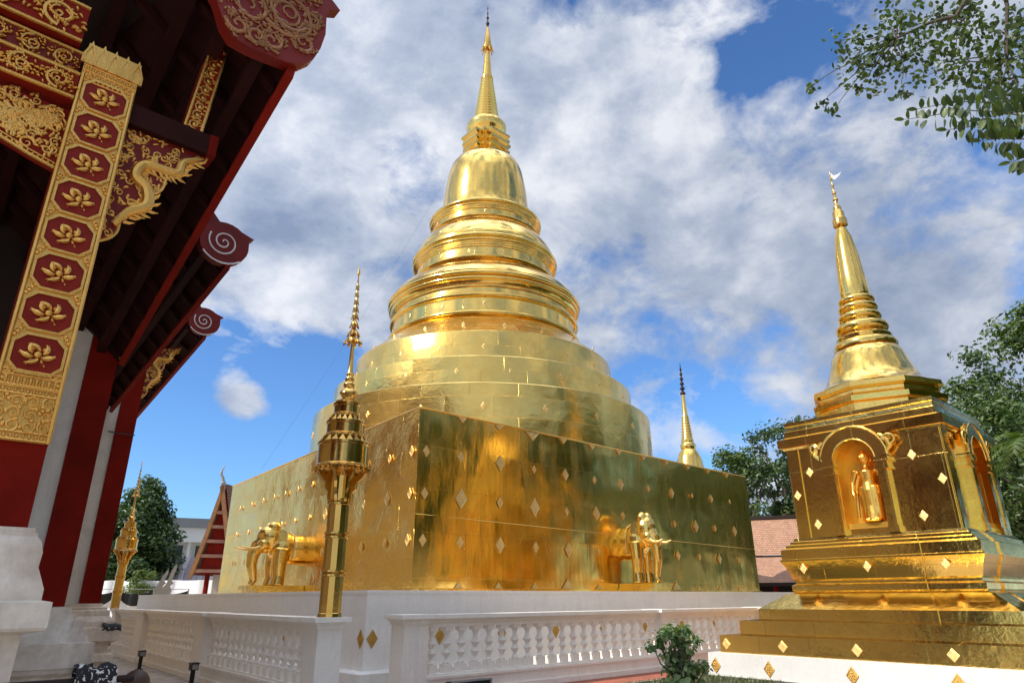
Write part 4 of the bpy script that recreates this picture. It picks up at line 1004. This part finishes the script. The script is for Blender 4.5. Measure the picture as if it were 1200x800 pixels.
# big carved bargeboard of the near gable
Fb = lambda u, w, d: (u, 4.6-d, w)
low = [(-3.5, 10.2), (-2.0, 8.4), (-.6, 7.15), (.45, 6.45), (.80, 6.22), (.93, 6.06), (1.02, 5.86), (1.10, 5.77), (1.25, 5.76), (1.42, 5.78), (1.56, 5.80)]
hi = [(1.68, 5.86), (1.77, 5.97), (1.82, 6.12), (1.85, 6.3), (1.84, 6.5), (1.86, 6.60), (1.96, 6.66), (1.88, 6.72), (1.76, 6.76), (1.60, 6.95), (1.3, 7.2), (.4, 8.0), (-1.2, 9.2), (-3.5, 11.5)]
bg_ = MB(); bg_.prism(low+hi, Fb, -.06, .06)
bb = bg_.build('bargeboard', M_maroon, rf1, 30)
m = MB(); rim = low[3:]+hi[:9]
for cxy, r_, tn, sg in (((1.50, 6.30), .25, 2.0, 1), ((1.50, 6.30), .18, 1.3, -1), ((1.18, 6.16), .17, 1.5, -1), ((.88, 6.50), .17, 1.5, 1), ((1.25, 6.62), .18, 1.5, 1), ((.5, 6.80), .2, 1.5, -1), ((.1, 7.2), .2, 1.5, 1), ((1.66, 6.62), .08, 1.2, 1), ((1.12, 5.92), .09, 1.2, 1), ((1.40, 5.93), .09, 1.2, -1), ((.75, 7.0), .15, 1.4, -1), ((1.42, 6.78), .13, 1.4, 1), ((1.08, 6.42), .12, 1.4, -1), ((1.72, 6.36), .08, 1.2, -1), ((1.66, 6.08), .09, 1.2, 1), ((1.28, 5.90), .08, 1.2, -1), ((1.0, 6.9), .13, 1.4, 1)):
    sp = spiral(cxy, r_, tn, random.uniform(0, 6), sg)
    m.tube([Fb(u, w, .064) for u, w in sp], [.018-.010*q/len(sp) for q in range(len(sp))], 5)
    for kk in range(int(230*r_)+8):
        an = random.uniform(0, 6.28); rr = r_*random.uniform(.5, 1.25); u, w = cxy[0]+rr*math.cos(an), cxy[1]+rr*math.sin(an)
        a2_ = an+random.uniform(.4, 1.4)
        m.tube([Fb(u, w, .062), Fb(u+.03*math.cos(a2_), w+.03*math.sin(a2_), .072), Fb(u+.05*math.cos(a2_+.8), w+.05*math.sin(a2_+.8), .062)], [.006, .012, .003], 5)
for i in range(16):
    t = i/15; u, w = .42+(1.02-.42)*t, 6.50-(6.50-5.93)*t; m.ball(Fb(u+.03, w+.04, .062), .014, 6, 4)
m.build('scroll_relief', M_pink, rf1, 30)
def end_scroll(c, R, y, rfo, SPf):
    """solid scroll at the foot of a bargeboard, beak to the upper right, spiral line in relief"""
    out = []
    for i in range(25):
        a = rad(-155+i*(330/24)); k = 1.0
        out.append((c[0]+R*math.cos(a)*k, c[1]+R*.92*math.sin(a)*k))
    # beak
    out = [q for q in out]
    bi = min(range(len(out)), key=lambda i: abs(math.atan2(out[i][1]-c[1], out[i][0]-c[0])-rad(32)))
    out[bi] = (c[0]+R*1.16, c[1]+R*.56); out[bi-1] = (c[0]+R*.97, c[1]+R*.42)
    F = lambda u, w, d: (u, y-d, w)
    tail = [(c[0]-1.2, c[1]+1.55), (c[0]-3.2, c[1]+3.5), (c[0]-3.2, c[1]+3.0), (c[0]-1.5, c[1]+.95)]
    m = MB(); m.prism(out, F, -.14, .0)
    m.prism([(c[0]-R*.8, c[1]+R*.35), (c[0]-R*.2, c[1]+R*.8), (c[0]-1.2, c[1]+1.5), (c[0]-3.0, c[1]+3.3), (c[0]-3.0, c[1]+2.9), (c[0]-1.4, c[1]+1.1)], F, -.12, -.02)
    bo = m.build('bargeboard', M_maroon, rfo, 30)
    m = MB(); sp = spiral((c[0]-.03*R, c[1]+.02*R), R*.62, 2.1, PI*.85, 1, 44, .03)
    m.tube([F(u, w, .004) for u, w in sp], [.014*R/.35*(1-.35*i/len(sp)) for i in range(len(sp))], 5)
    m.tube([F(u, w, .0) for u, w in out[1:9]], .012, 5)
    m.build('spiral_line', M_vane, rfo, 30)
end_scroll((2.57, 6.33), .345, 8.98, rf2, SP2)
end_scroll((4.36, 7.75), .365, 15.78, rf3, SP3)
# ceiling of the porch, so that its inside is dark
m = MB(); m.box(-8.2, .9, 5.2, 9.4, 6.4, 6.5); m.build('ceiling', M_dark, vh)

# ------------------------------------------------------------------ small things at the lower left
def lamp(loc, label):
    X, Y = loc; r = thing('path_light', label, 'path light', (X, Y, 0), 'black path lights along the left balustrade')
    m = MB(); m.lathe([(.09, 0), (.09, .02), (.045, .03), (.045, .30)], (X, Y), 14); m.build('stem', M_black, r)
    m = MB(); m.box(X-.07, X+.07, Y-.09, Y+.07, .30, .42); m.box(X-.085, X+.085, Y-.11, Y+.08, .42, .435); m.build('head', M_black, r, 20)
    m = MB(); m.prism([(-.055, .315), (.055, .315), (.055, .405), (-.055, .405)], lambda u, w, d: (X+u, Y-.09-d, w), 0, .006); m.build('lens', M_grey, r)
lamp((5.72, 25.0), 'farthest black path light at the foot of the left balustrade')
lamp((5.32, 19.7), 'middle black path light at the foot of the left balustrade')
lamp((5.10, 15.2), 'nearest black path light at the foot of the left balustrade')
r = thing('floodlight', 'black boxy floodlight lying at the foot of the right balustrade', 'floodlight', (7.87, 9.9, 0))
m = MB(); m.box(7.46, 8.28, 9.85, 10.02, .12, .31); m.build('housing', M_black, r, 20)
m = MB(); m.box(7.44, 8.30, 9.82, 9.848, .30, .325); m.box(8.28, 8.30, 9.82, 9.848, .12, .30); m.box(7.44, 7.46, 9.82, 9.848, .12, .30); m.build('bezel', M_grey, r, 20)
m = MB(); m.box(7.5, 7.53, 9.9, 9.95, 0, .14); m.box(8.2, 8.23, 9.9, 9.95, 0, .14); m.build('stand', M_black, r, 20)
# rounded dark brown post top
m = MB(); m.lathe([(.085, 0), (.085, .9), (.10, .92), (.10, .95), (.075, .97), (.085, 1.02), (.088, 1.07), (.08, 1.12), (.06, 1.15), (.03, 1.168), (.0005, 1.172)], (1.425, 5.3), 24)
tag(m.build('bollard', plain('brown_paint', (.075, .035, .02), .5)), 'dark brown round topped bollard beside the temple hall base', 'bollard')
# black and white cloth on a low rail
def clothmat():
    m = Mat('black_white_cloth'); v = m.coord('Object', (1, 1, 1))
    a = m.ramp(m.noise(v, 20, 2, .5, 2.0), [(.58, 0.), (.61, 1.)])
    return m.set(col=m.mix(a, (.012, .010, .012), (.62, .60, .56)), rough=.85, nor=m.bump(m.noise(v, 60, 3), .3, .004))
M_cloth = clothmat()
def drape(name, pts, label, w, parent=None):
    m = MB(); n = len(pts); vs = []
    for i, (x, y, z) in enumerate(pts):
        for k in range(9):
            a = PI*k/8; jit = .012*math.sin(i*2.1+k*1.7)
            vs.append((x+math.cos(a)*.02*math.sin(i), y-math.cos(a)*w*.5+jit, z+math.sin(a)*w*.35-(.22 if k in (0, 8) else .05 if k in (1, 7) else 0)+jit))
    if parent: vs = [(a, b, z if k_ % 9 not in (0, 8) else z+.15) for k_, (a, b, z) in enumerate(vs)]
    m.add(vs, [(i*9+k, i*9+k+1, (i+1)*9+k+1, (i+1)*9+k) for i in range(n-1) for k in range(8)])
    o = m.build(name, M_black if parent else M_cloth, None, 60, fix=False); return tag(o, label, 'cloth', 'black and white cloths by the temple hall')
drape('cloth', [(.98+.023*i, 4.9+.01*math.sin(i*1.3), 1.19+.012*math.sin(i*1.1)) for i in range(10)], 'black and white patterned cloth draped over a low rail at the bottom left', .14)
m = MB(); m.tube([(.6, 4.9, 1.16), (1.3, 4.9, 1.16)], .02, 8)
for x in (1.02, 1.15): m.tube([(x, 4.9, 0), (x, 4.9, 1.16)], .016, 6)
tag(m.build('cloth_rail', M_dark), 'dark low rail carrying the black and white cloth', 'rail')
drape('cloth', [(3.55+.04*i, 16.18, 1.105+.012*math.sin(i*1.4)) for i in range(9)], 'dark cloth lying over the ledge of the farther temple podium', .16, 1)
drape('cloth', [(1.83+.03*i, 9.22, 1.0+.010*math.sin(i*1.4)-.1) for i in range(7)], 'dark cloth hanging at the corner of the nearer temple podium', .1, 1)

# ------------------------------------------------------------------ trees and plants
def leaf_quad(m, p, size, nrm, tw, fold=.25, ratio=.5):
    nrm = nrm.normalized(); a = nrm.orthogonal().normalized(); a = Quaternion(nrm, tw) @ a; b2 = nrm.cross(a)
    L, Wd = size, size*ratio
    m.add([p-a*L*.5, p+b2*Wd*.5+nrm*L*.06, p+a*L*.5-nrm*L*.08, p-b2*Wd*.5+nrm*L*.06], [(0, 1, 2), (0, 2, 3)])
def leaf_oval(m, p, size, nrm, tw, ratio=.5, axis=None):
    nrm = nrm.normalized()
    if axis is None: a = Quaternion(nrm, tw) @ nrm.orthogonal().normalized()
    else: a = axis.normalized(); nrm = (nrm-a*nrm.dot(a)).normalized()
    b2 = nrm.cross(a); L, Wd = size, size*ratio*.5; c = nrm*size*.07
    prof = ((-.5, 0), (-.32, .72), (-.05, 1), (.22, .78), (.40, .36), (.5, 0))
    top = [p+a*L*x+b2*Wd*y+c*(y*.9-x*x*2) for x, y in prof]; bot = [p+a*L*x-b2*Wd*y+c*(y*.9-x*x*2) for x, y in prof[1:-1]]
    mid = [p+a*L*x-c*x*x*2 for x, y in prof[1:-1]]
    vs = top+bot+mid      # 6 + 4 + 4
    m.add(vs, [(0, 10, 1), (10, 11, 2, 1), (11, 12, 3, 2), (12, 13, 4, 3), (13, 5, 4), (0, 6, 10), (6, 7, 11, 10), (7, 8, 12, 11), (8, 9, 13, 12), (9, 5, 13)])
def rnd_dir():
    z = random.uniform(-1, 1); a = random.uniform(0, 2*PI); r_ = math.sqrt(1-z*z); return Vector((r_*math.cos(a), r_*math.sin(a), z))
def crown(clumps, per, size, spread, droopz=.35, ratio=.5):
    m = MB()
    for c, r_ in clumps:
        for i in range(per):
            d = rnd_dir(); rr = r_*(random.random()**.45)
            p_ = Vector(c)+Vector((d.x*rr, d.y*rr, d.z*rr*.7))
            nr = (d*.7+rnd_dir()*.8+Vector((0, 0, .7)))
            leaf_quad(m, p_, size*random.uniform(.6, 1.3), nr, random.uniform(0, 6.28), ratio=ratio)
    return m
def limb(m, a, b2, r0, r1, wob=.12, n=6):
    a, b2 = Vector(a), Vector(b2); L = (b2-a).length; pts = []
    for i in range(n+1):
        t = i/n; pts.append(a.lerp(b2, t)+rnd_dir()*wob*L*.25*math.sin(PI*t)+Vector((0, 0, L*.06*math.sin(PI*t))))
    m.tube(pts, [r0+(r1-r0)*i/n for i in range(n+1)], 7)
def tree(loc, H, R, label, leaf, nclump, per, size, group, base=.25, shape='round', cr=None):
    X, Y = loc; t = thing('leafy_tree', label, 'tree', (X, Y, 0), group)
    tr = MB(); tr.tube([(X, Y, 0), (X+.1, Y, H*.2), (X-.05, Y+.1, H*.45), (X, Y, H*.75)], [H*.028, H*.022, H*.017, H*.006], 9)
    cl = []
    for i in range(nclump):
        for _ in range(40):
            d = rnd_dir(); q = random.random()**.4
            z = H*(base+(1-base)*(.5+.5*d.z*q))
            f = (z/H-base)/(1-base)
            w = math.sin(PI*min(1, max(0, f*.88+.1)))**.6 if shape == 'round' else (1-f)**.75+.1
            x, y = X+d.x*q*R*w, Y+d.y*q*R*w
            break
        cl.append(((x, y, z), (cr or R*.26)*random.uniform(.6, 1.2)))
        if i % 4 == 0:
            zb = H*random.uniform(.18, .5); limb(tr, (X, Y, min(zb, z*.85)), (x, y, z), H*.010, H*.002)
    tr.build('trunk', M_bark, t)
    crown(cl, per, size, 1).build('crown', leaf, t, fix=False)
    return t
def polar(az, d): return (d*math.cos(rad(az)), d*math.sin(rad(az)))
GB = 'trees behind the stupas'
tree(polar(76.4, 62), 10.9, 4.2, 'broad dark green tree beyond the left end of the balustrade', L_dark, 230, 130, .36, GB, .02, 'cone', 1.0)
tree(polar(76.0, 50), 4.0, 1.5, 'low light green bush in front of the dark tree beyond the far tiered pole', L_lite, 26, 100, .2, GB, .1)
tree(polar(29.6, 62), 14.4, 5.2, 'spreading green tree between the distant spire and the brown tiled roof', L_mid, 84, 95, .40, GB, .28, 'round', 1.15)
tree(polar(25.5, 64), 17.2, 6.0, 'taller thin crowned tree close behind the small stupa', L_dark, 80, 95, .40, GB, .30, 'round', 1.2)
tree(polar(12.3, 44), 15.0, 4.0, 'dark tree at the right edge behind the small stupa', L_dark, 110, 130, .30, GB, .02)
tree(polar(8.4, 40), 15.6, 5.0, 'tall dense green tree standing at the far right edge', L_mid, 170, 150, .30, GB, .02)
tree(polar(3.5, 34), 14.0, 5.0, 'dense tree just beyond the right border of the picture', L_dark, 90, 100, .34, GB, .02)
for i, (az_, d_, h_, r_) in enumerate(((-10, 28, 15, 7), (-26, 26, 17, 8), (-42, 28, 18, 7), (-66, 30, 18, 7.5), (-86, 32, 17, 8))):
    tree(polar(az_, d_), h_, r_, ['wide green tree out of view at the right', 'second wide tree out of view past the right border', 'tree out of view behind the lawn', 'tall tree out of view behind the camera side lawn', 'tree out of view far behind the viewer'][i], L_dark, 90, 90, .9, GB, .02)
# palm like fronds
X, Y = polar(10.2, 27); t = thing('palm_plant', 'bright green plant with long fronds at the right edge in front of the dark tree', 'palm', (X, Y, 0))
m = MB(); m.tube([(X, Y, 0), (X+.05, Y, 2.5), (X, Y+.05, 6.2)], [.12, .10, .08], 8); m.build('trunk', M_bark, t)
m = MB()
for i in range(17):
    a = 2*PI*i/17+random.uniform(-.1, .1); L = random.uniform(1.3, 2.0); e = random.uniform(.1, .9)
    pts = [Vector((X+math.cos(a)*L*q*math.cos(e*(1-q*.5)), Y+math.sin(a)*L*q*math.cos(e), 6.2+L*q*math.sin(e)-L*q*q*.75)) for q in [k/9 for k in range(10)]]
    m.tube(pts, .012, 4)
    for k in range(1, 10):
        d = (pts[k]-pts[k-1]).normalized(); sd = d.cross(Vector((0, 0, 1))).normalized()
        for s_ in (-1, 1):
            for q in (0, .5):
                p0 = pts[k].lerp(pts[k-1], q); tip = p0+sd*s_*.42*math.sin(PI*(k+1)/11)+d*.25+Vector((0, 0, -.08))
                m.add([p0, p0+d*.07, tip, p0-d*.03], [(0, 1, 2), (0, 2, 3)])
m.build('fronds', L_lite, t, fix=False)

# overhanging branch at the top right
def pix(u, v, dist):
    d = rt*((u-600)/786.675)+up*(-(v-400)/786.675)+fw; return Vector((0, 0, CAM_Z))+d.normalized()*dist
TX, TY = 9.6, -3.4
t = thing('overhanging_tree', 'tree whose leafy branch hangs into the top right corner', 'tree', (TX, TY, 0))
tr = MB(); tr.tube([(TX, TY, 0), (TX+.1, TY, 3), (TX, TY+.2, 6), (TX-.2, TY+.4, 9)], [.32, .26, .2, .1], 10)
hub = pix(1180, -60, 7.6); limb(tr, (TX, TY+.1, 5.6), hub, .09, .035, .1, 8)
hub2 = pix(1260, 150, 5.6); limb(tr, (TX, TY+.1, 4.2), hub2, .05, .016, .1, 8)
ends = [((985, 48), 7.5), ((1000, 70), 7.4), ((990, 85), 7.3), ((952, 101), 7.2), ((962, 124), 7.2), ((978, 128), 7.2), ((1005, 105), 7.1), ((1020, 55), 7.3), ((1018, 80), 7.2), ((1040, 22), 7.6), ((1045, 48), 7.3), ((1045, 75), 7.2), ((1062, 92), 7.0), ((1070, 38), 7.3), ((1072, 65), 7.1),
 ((1060, 10), 7.7), ((1090, 20), 7.5), ((1098, 45), 7.2), ((1100, 72), 7.0), ((1088, 88), 6.9), ((1122, 60), 7.1), ((1125, 95), 6.8), ((1118, 25), 7.5), ((1150, 12), 7.6), ((1150, 42), 7.2), ((1148, 75), 6.9), ((1160, 100), 6.7), ((1178, 55), 7.0), ((1180, 28), 7.2), ((1182, 88), 6.8), ((1198, 65), 6.9), ((1196, 110), 6.6), ((1200, 20), 7.2), ((1130, 5), 7.6), ((1172, 118), 6.5), ((1025, 108), 7.0), ((1060, 108), 6.9)]
lv_ = MB()
tw = pix(1120, 20, 7.4); limb(tr, hub, tw, .03, .018, .1, 6)
tw2 = pix(1050, 45, 7.35); limb(tr, tw, tw2, .018, .009, .08, 5)
tw3 = pix(1180, 70, 6.9); limb(tr, hub, tw3, .022, .010, .08, 5)
for (u, v), d in ends:
    e = pix(u, v, d); s0 = min((hub, tw, tw2, tw3), key=lambda q: (q-e).length)
    limb(tr, s0, e, .008, .002, .16, 7)
    tip = u < 985 or v > 103; n = 15 if tip else (52 if u < 1100 else 62)
    for i in range(n):
        q = random.random()
        p_ = e.lerp(s0, 0 if tip else .25*q)+rnd_dir()*random.random()**.5*(.075 if tip else .20)
        leaf_oval(lv_, p_, random.uniform(.036, .068), rnd_dir()*.9+Vector((0, 0, .7)), random.uniform(0, 6.28), .62)
# nearer twigs with larger paired leaves
for (u0, v0), (u1, v1), d in (((1225, 120), (1075, 128), 5.0), ((1225, 138), (1060, 140), 5.1), ((1225, 150), (1110, 152), 4.8), ((1225, 165), (1150, 165), 4.7), ((1225, 180), (1185, 190), 4.6), ((1230, 112), (1120, 120), 5.3), ((1225, 130), (1150, 140), 4.6)):
    a, b2 = pix(u0, v0, d), pix(u1, v1, d); limb(tr, hub2, a, .010, .005, .1, 5); limb(tr, a, b2, .005, .0015, .08, 6)
    ax = (b2-a).normalized(); K = 15
    for k in range(K):
        c = a.lerp(b2, (k+.5)/K)
        for s_ in (-1, 1):
            dd = (up*s_*.9+ax*.35-fw*.25+rnd_dir()*.3-Vector((0, 0, .25))).normalized()
            L = random.uniform(.060, .10)*(1 if k < K*.75 else .8)
            leaf_oval(lv_, c+dd*L*.55, L, rnd_dir()*.5-fw*.4+Vector((.2, .2, .7)), 0, .52, dd)
    leaf_oval(lv_, b2+ax*.03, .06, Vector((.3, .3, .9)), 0, .5, ax)
tr.build('branches', M_bark, t); lv_.build('leaves', L_branch, t, fix=False)

# potted shrub
X, Y = 6.93, 4.93; t = thing('potted_shrub', 'small leafy shrub in a dark pot in front of the white base', 'plant', (X, Y, 0))
m = MB(); m.lathe([(.16, 0), (.20, .08), (.23, .35), (.25, .50), (.28, .52), (.28, .57), (.25, .58), (.23, .56), (.22, .53), (.02, .52)], (X, Y), 28); m.build('pot', M_dark, t)
m = MB()
cl = []
for i in range(40):
    a = random.uniform(0, 6.28); r_ = random.uniform(.03, .34); z = random.uniform(.82, 1.27); r_ *= math.sin(PI*min(1, max(.15, (z-.62)/.78)))**.5
    e = Vector((X+r_*math.cos(a), Y+r_*math.sin(a), z)); limb(m, (X+.03*math.cos(a), Y+.03*math.sin(a), .53), e, .012, .004, .2, 5); cl.append((e, .09))
for i in range(5):
    a = 6.28*i/5; m.tube([(X+.01*math.cos(a), Y+.01*math.sin(a), .9), (X+.03*math.cos(a), Y+.03*math.sin(a), .7), (X+.10*math.cos(a), Y+.10*math.sin(a), .53)], [.02, .03, .025], 7)
m.build('stems', M_bark, t)
lm = MB()
for c, r_ in cl:
    for i in range(22):
        d = rnd_dir(); p_ = c+d*r_*random.random()**.5
        leaf_oval(lm, p_, random.uniform(.05, .10), d+Vector((0, 0, .8)), random.uniform(0, 6.28), .5)
for i in range(80):
    a = random.uniform(0, 6.28); r_ = random.uniform(.06, .26); leaf_oval(lm, Vector((X+r_*math.cos(a), Y+r_*math.sin(a), random.uniform(.58, .78))), random.uniform(.07, .13), rnd_dir()*.7+Vector((math.cos(a), math.sin(a), .6)), random.uniform(0, 6.28), .55)
lm.build('foliage', L_pot, t, fix=False)

# ------------------------------------------------------------------ far background, left
def ground_frame(az, d):
    c, s = math.cos(rad(az)), math.sin(rad(az)); return Vector((d*c, d*s, 0)), Vector((s, -c, 0)), Vector((c, s, 0))   # origin, right, away
O, RR, AW = ground_frame(72.6, 95)
def FB(u, w, d): q = O+RR*u+AW*d; return (q.x, q.y, w)
def bbox(m, u0, u1, d0, d1, z0, z1): return m.hexa([FB(u0, z0, d0), FB(u1, z0, d0), FB(u1, z0, d1), FB(u0, z0, d1)], [FB(u0, z1, d0), FB(u1, z1, d0), FB(u1, z1, d1), FB(u0, z1, d1)])
t = thing('school_building', 'pale two storey flat roofed building far behind the dark tree', 'building', tuple(O))
M_pale = plain('pale_render', (.58, .60, .57), .8, .12, .6, .05, .01); M_green = plain('pale_green_render', (.40, .52, .46), .8, .12, .6, .05, .01)
M_glass = plain('dark_window', (.02, .025, .03), .15, .3, .8, .02, .002, 0, .6)
m = MB(); bbox(m, -9, 16, 0, 8, 0, 4.6); bbox(m, -9, 16, 1.6, 8, 4.6, 8.2); m.build('wall', M_pale, t, 20)
m = MB(); bbox(m, -9, 16, -.03, 0, 3.4, 5.2); m.build('parapet', M_green, t, 20)
m = MB(); bbox(m, -9.4, 16.4, -.6, 8.4, 8.2, 9.9); m.build('roof_band', M_pale, t, 20)
m = MB(); bbox(m, -9.7, 16.7, -.9, 8.7, 9.9, 11.0); m.build('roof', plain('grey_roof', (.17, .18, .19), .7, .2, .7, .05, .01), t, 20)
for i in range(6):
    m = MB(); bbox(m, -8+4*i, -5.2+4*i, 1.5, 1.58, 5.4, 7.9); w_ = m.build('window', M_glass, t, 20)
    m = MB()
    for u in (-8, -6.65, -5.3): bbox(m, u+4*i, u+.1+4*i, 1.42, 1.5, 5.4, 7.9)
    m.build('window_frame', M_pale, w_, 20)
    m = MB(); bbox(m, -8.8+4*i, -8.5+4*i, -.0, .3, 5.2, 8.2); m.build('column', M_pale, t, 20)
# striped shed roof
O, RR, AW = ground_frame(72.9, 60)
t = thing('shed', 'low shed with a grey and brown striped sheet roof in front of the pale building', 'shed', tuple(O))
m = MB(); bbox(m, -2.2, 2.4, 0, 4, 0, 2.6); m.build('wall', M_pale, t, 20)
m = MB(); m.add([FB(-2.6, 2.5, -.5), FB(2.8, 2.5, -.5), FB(2.8, 4.7, 3), FB(-2.0, 4.9, 3)], [(0, 1, 2, 3)], [[(0, 0), (5.4, 0), (5.4, 4), (0, 4)]]); m.build('roof', M_shed, t)
# white fabric wall
O, RR, AW = ground_frame(75.6, 50); RR = Quaternion((0, 0, 1), rad(-32)) @ RR; AW = Quaternion((0, 0, 1), rad(-32)) @ AW
m = MB(); vs = []; n = 60
for i in range(n+1):
    u = -6+12*i/n; dz = .05*math.sin(i*.52*2)
    for w in (0.0, 1.5, 2.75): vs.append(FB(u, w+(0 if w < 2.7 else -.05*abs(math.sin(i*PI/10))), .10*math.sin(i*.63)+.04*math.sin(i*1.9)*(w-1)))
m.add(vs, [(3*i+j, 3*i+3+j, 3*i+4+j, 3*i+1+j) for i in range(n) for j in range(2)])
t = thing('fabric_wall', 'long white fabric screen behind the far end of the left balustrade', 'fabric screen', tuple(O))
m.build('fabric', plain('white_fabric', (.80, .80, .80), .8, .06, 1, .05, .01), t, 60, fix=False)
for i in range(5):
    m = MB(); m.tube([FB(-6+3*i, 0, .15), FB(-6+3*i, 2.8, .15)], .04, 6); m.build('pole', M_grey, t)
# mourning swags
O, RR, AW = ground_frame(76.0, 34)
t = thing('black_white_bunting', 'black and white swag bunting hung below the white fabric screen', 'bunting', tuple(O))
for k in range(3):
    u0 = -2.0+1.35*k; m = MB(); vs = []; n = 14
    for i in range(n+1):
        q = i/n; sag = .45*(1-(2*q-1)**2)
        vs += [FB(u0+1.35*q, 1.98-sag*.35, .06*math.sin(PI*q*3)), FB(u0+1.35*q, 1.80-sag*1.0, .10*math.sin(PI*q*3)), FB(u0+1.35*q, 1.55-sag*1.1, .05)]
    m.add(vs, [(3*i, 3*i+3, 3*i+4, 3*i+1) for i in range(n)]); m.m = 1; m.add(vs, [(3*i+1, 3*i+4, 3*i+5, 3*i+2) for i in range(n)])
    m.build('swag', [M_black, plain('white_swag', (.75, .75, .75), .8, .05)], t, 60, fix=False)
m = MB()
for k in range(4): m.tube([FB(-2.0+1.35*k, 0, 0), FB(-2.0+1.35*k, 2.05, 0)], .025, 6)
m.tube([FB(-2.0, 2.02, 0), FB(2.05, 2.02, 0)], .015, 5); m.build('pole', M_grey, t)
# two grey flame finials
for k, (az_, zt) in enumerate(((74.55, 2.75), (74.05, 2.95))):
    O, RR, AW = ground_frame(az_, 31); t = thing('flame_finial', ['shorter grey flame shaped finial rising behind the left balustrade', 'taller grey flame shaped finial rising behind the left balustrade'][k], 'finial', tuple(O), 'grey flame finials')
    m = MB(); m.prism([(-.18, 1.7), (.16, 1.7), (.20, 1.95), (.12, 2.1), (.24, 2.2), (.15, 2.3), (.26, zt-.2), (.24, zt), (.10, zt-.25), (-.02, 2.2), (-.14, 2.0)], lambda u, w, d: FB(u, w, d), -.05, .05); m.build('flame', M_grey, t, 40)
    m = MB(); bbox(m, -.22, .22, -.2, .2, 0, 1.7); m.build('post', M_wallp, t, 20)

# wooden gabled pavilion behind the left end of the block
O, RR, AW = ground_frame(71.1, 46)
t = thing('wooden_pavilion', 'steep roofed wooden pavilion with a red underside at the left end of the block', 'pavilion', tuple(O))
m = MB()
EL, TP = (-1.05, 2.9), (0.0, 8.3)
prof_ = [(-1.15, 2.95), (-.92, 3.9), (-.60, 5.3), (-.33, 6.7), (-.10, 7.9), (0, 8.35)]
# gable facing left-front: narrow in this view, roof runs away to the right
PD = (Vector((.35, .94, 0))).normalized()   # run of the ridge
def FP(u, w, d): q = O+RR*u*1.0+RR*d*.55+AW*d*.84; return (q.x, q.y, w)
vs = [FP(u, w, 0) for u, w in prof_]+[FP(u, w, 7) for u, w in prof_]; n = len(prof_)
m.add(vs, [(i, i+1, i+1+n, i+n) for i in range(n-1)]); m.add([FP(-u*1.2, w, 0) for u, w in prof_]+[FP(-u*1.2, w, 7) for u, w in prof_], [(i, i+n, i+1+n, i+1) for i in range(n-1)], [[(0, i), (7, i), (7, i+1), (0, i+1)] for i in range(n-1)])
m.build('roof', M_roofh, t, 30, fix=False)
m = MB(); vs = [FP(u+.05, w-.12, -.25) for u, w in prof_]
m.prism([(u, w) for u, w in prof_]+[(u+.16, w-.25) for u, w in reversed(prof_)], lambda u, w, d: FP(u, w, d), -.30, -.22); m.prism([(-u*1.2, w) for u, w in prof_]+[(-u*1.2-.16, w-.25) for u, w in reversed(prof_)], lambda u, w, d: FP(u, w, d), -.30, -.22)
m.build('bargeboard', M_pink, t, 30)
m = MB(); m.prism([(-.95, 3.0), (.0, 3.0), (1.1, 3.0), (0, 8.0), (-.30, 6.5), (-.62, 4.9)], lambda u, w, d: FP(u, w, d), .3, .4); m.build('gable_wall', M_red, t, 30)
m = MB()
for i in range(5): m.prism([(-.98+.17*i, 3.1+.85*i), (.98-.17*i, 3.1+.85*i), (.98-.17*i, 3.28+.85*i), (-.98+.17*i, 3.28+.85*i)], lambda u, w, d: FP(u, w, d), -.15, .3)
m.build('gable_beams', M_tile, t, 20)
m = MB(); m.tube([FP(0, 8.3, -.28), FP(-.02, 8.6, -.32), FP(-.16, 8.9, -.36), FP(-.10, 9.2, -.36), FP(.02, 9.45, -.36)], [.12, .10, .09, .05, .012], 8); m.ball(FP(0, 8.35, -.28), .16, 10, 6); m.build('chofa', M_grey, t)
for u in (-.55, .7):
    m = MB(); m.tube([FP(u, 0, .5), FP(u, 3.3, .5)], .14, 10); m.build('post', M_redp, t)
m = MB(); m.prism([(-.5, 0), (.7, 0), (.7, 3.2), (-.5, 3.2)], lambda u, w, d: FP(u, w, d), 1.0, 6.5); m.build('wall', M_wallp, t, 20)

# brown tiled temple roof at the right, behind
O, RR, AW = ground_frame(28.0, 46)
t = thing('tiled_roof_hall', 'low hall with two tiers of pinkish brown roof tiles between the two stupas', 'hall', tuple(O))
def slope(m, u0, u1, z0, z1, d0, d1):
    m.add([FB(u0, z0, d0), FB(u1, z0, d0), FB(u1, z1, d1), FB(u0, z1, d1)], [(0, 1, 2, 3)], [[(0, 0), (u1-u0, 0), (u1-u0, 2.6), (0, 2.6)]])
m = MB(); slope(m, -7, 9, 4.05, 6.55, 1.0, 3.2); m.build('roof', M_roof2, t)
m = MB(); slope(m, -7.2, 9.2, 2.4, 4.0, -1.0, 1.0); m.build('roof', M_roof2, t)
m = MB(); bbox(m, -7, 9, .9, 1.06, 3.80, 4.03); bbox(m, -7.2, 9.2, -1.06, -.9, 2.2, 2.4); bbox(m, -7.2, 9.2, 3.0, 3.4, 6.45, 6.65); m.build('fascia', M_dark, t, 20)
m = MB(); bbox(m, -6.8, 8.8, .6, 5, 0, 2.3); bbox(m, -6.8, 8.8, 1.4, 5, 2.3, 4.0); m.build('wall', M_dark, t, 20)
for u in (-6, -3, 0, 3, 6):
    m = MB(); m.tube([FB(u, 0, -.6), FB(u, 2.3, -.6)], .13, 10); m.build('column', M_redp, t)
